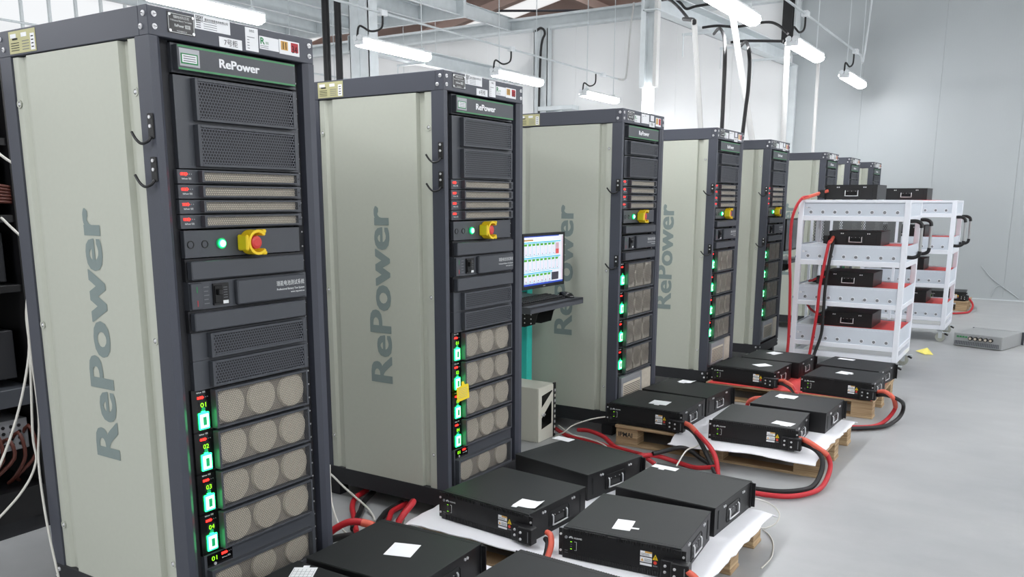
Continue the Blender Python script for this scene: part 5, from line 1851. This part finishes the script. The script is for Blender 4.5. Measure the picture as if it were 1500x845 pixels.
# ------------------------------------------------------------------ dark open rack at the left edge
br = thing('open_rack', 'black open cabinet full of wiring at the left edge of the photo', 'cabinet', (-2.15, -0.35, 0))
MB().box(0, 0.70, 0, 0.75, 0.07, 0.20, 'black').build('base', br)
MB().box(0.02, 0.68, 0.02, 0.73, 0.0, 0.07, 'frame_dark').build('plinth', br)
for x in (0, 0.66):
    for y in (0, 0.71):
        MB().box(x, x + 0.04, y, y + 0.04, 0.20, 1.95, 'black').build('post', br)
MB().box(0, 0.70, 0, 0.75, 1.95, 2.0, 'black').build('top', br)
MB().box(0.0, 0.02, 0.04, 0.71, 0.20, 1.95, 'black').build('rear_panel', br)
MB().box(0.04, 0.66, 0.73, 0.75, 0.20, 1.95, 'black').build('side_panel', br)
for z, hh, mt in ((0.55, 0.075, 'panel_dark'), (1.02, 0.03, 'black'), (1.30, 0.03, 'black'), (1.60, 0.03, 'black')):
    MB().box(0.04, 0.69, 0.03, 0.72, z, z + hh, mt, 0.002).build('shelf', br)
for z in (0.66, 1.06, 1.34, 1.64):
    m = MB().box(0.05, 0.64, 0.08, 0.68, z, z + 0.20, 'frame_dark', 0.003)
    for i in range(10):
        m.box(0.64, 0.644, 0.12 + i * 0.05, 0.15 + i * 0.05, z + 0.05, z + 0.065, 'socket_grey' if i % 3 else 'cream')
    m.build('wiring_unit', br)
m = MB().box(0.40, 0.655, 0.40, 0.69, 0.36, 0.49, 'socket_grey', 0.002).build('perforated_supply', br)
k = MB()
for i in range(8):
    for j in range(4):
        k.cyl((0.655, 0.43 + i * 0.032, 0.385 + j * 0.026), (0.657, 0.43 + i * 0.032, 0.385 + j * 0.026), 0.008, 'black', n=6)
o = k.build('perforations', m)
o['kind'] = 'stuff'
rnd = random.Random(3)
for i in range(9):
    y0 = 0.30 + i * 0.045
    m = MB().tube([(0.60, y0, 0.35), (0.68, y0 + 0.02, 0.42 + 0.02 * (i % 3)), (0.70, y0 + 0.03, 0.34), (0.66, y0 - 0.02 + rnd.uniform(-0.03, 0.03), 0.25), (0.60, y0, 0.21)],
                  0.008, 'copper_wire', n=6, sub=4)
    m.build('wire', br)
for i in range(6):
    m = MB().tube([(0.66, 0.35 + i * 0.05, 1.52 - i * 0.006), (0.70, 0.50, 1.47 - i * 0.014), (0.68, 0.71, 1.44 - i * 0.012)], 0.007, 'copper_wire', n=6, sub=4)
    m.build('wire', br)

for y, lab in ((0.46, 'second open black cabinet, unseen, added behind the first cabinet to block lamp light'), (1.27, 'third open black cabinet, unseen, added behind the second cabinet to block lamp light'), (2.08, 'fourth open black cabinet, unseen, added behind the second cabinet to block lamp light')):
    dup(br, (-2.15, y, 0), 0, lab)  # unseen copies added to keep lamp light off the floor between cabinets

# bundle of white wires hanging at the rear post of the first cabinet
w0 = [(-0.815, 0.07, 1.18), (-0.805, 0.03, 1.02), (-0.80, 0.020, 0.874)]
for i, (pts, lab) in enumerate((
        (w0 + [(-0.81, -0.04, 0.66), (-0.83, -0.13, 0.46), (-0.86, -0.25, 0.28)], 'white wire of the left bundle swinging out to the picture edge'),
        (w0 + [(-0.80, 0.0, 0.60), (-0.80, 0.0, 0.50), (-0.81, -0.06, 0.40), (-0.83, -0.20, 0.28)], 'white wire of the left bundle curving left near the floor'),
        (w0 + [(-0.795, 0.02, 0.66), (-0.79, 0.0, 0.50), (-0.74, -0.02, 0.30), (-0.68, -0.03, 0.10), (-0.62, -0.05, 0.01)], 'white wire of the left bundle crossing in front of the first cabinet base'))):
    d = (i - 1) * 0.008
    cable([(x + d, y, z) for x, y, z in pts], 0.0042, 'cable_white', lab)
cable([(-1.40, 0.22, 1.70), (-1.25, 0.20, 1.58), (-1.05, 0.20, 1.50), (-0.80, 0.22, 1.47)], 0.005, 'cable_white', 'upper thin white wire between the left open cabinet and the first cabinet')
cable([(-1.40, 0.28, 1.32), (-1.22, 0.27, 1.24), (-1.02, 0.27, 1.19), (-0.80, 0.28, 1.17)], 0.005, 'cable_white', 'lower thin white wire between the left open cabinet and the first cabinet')
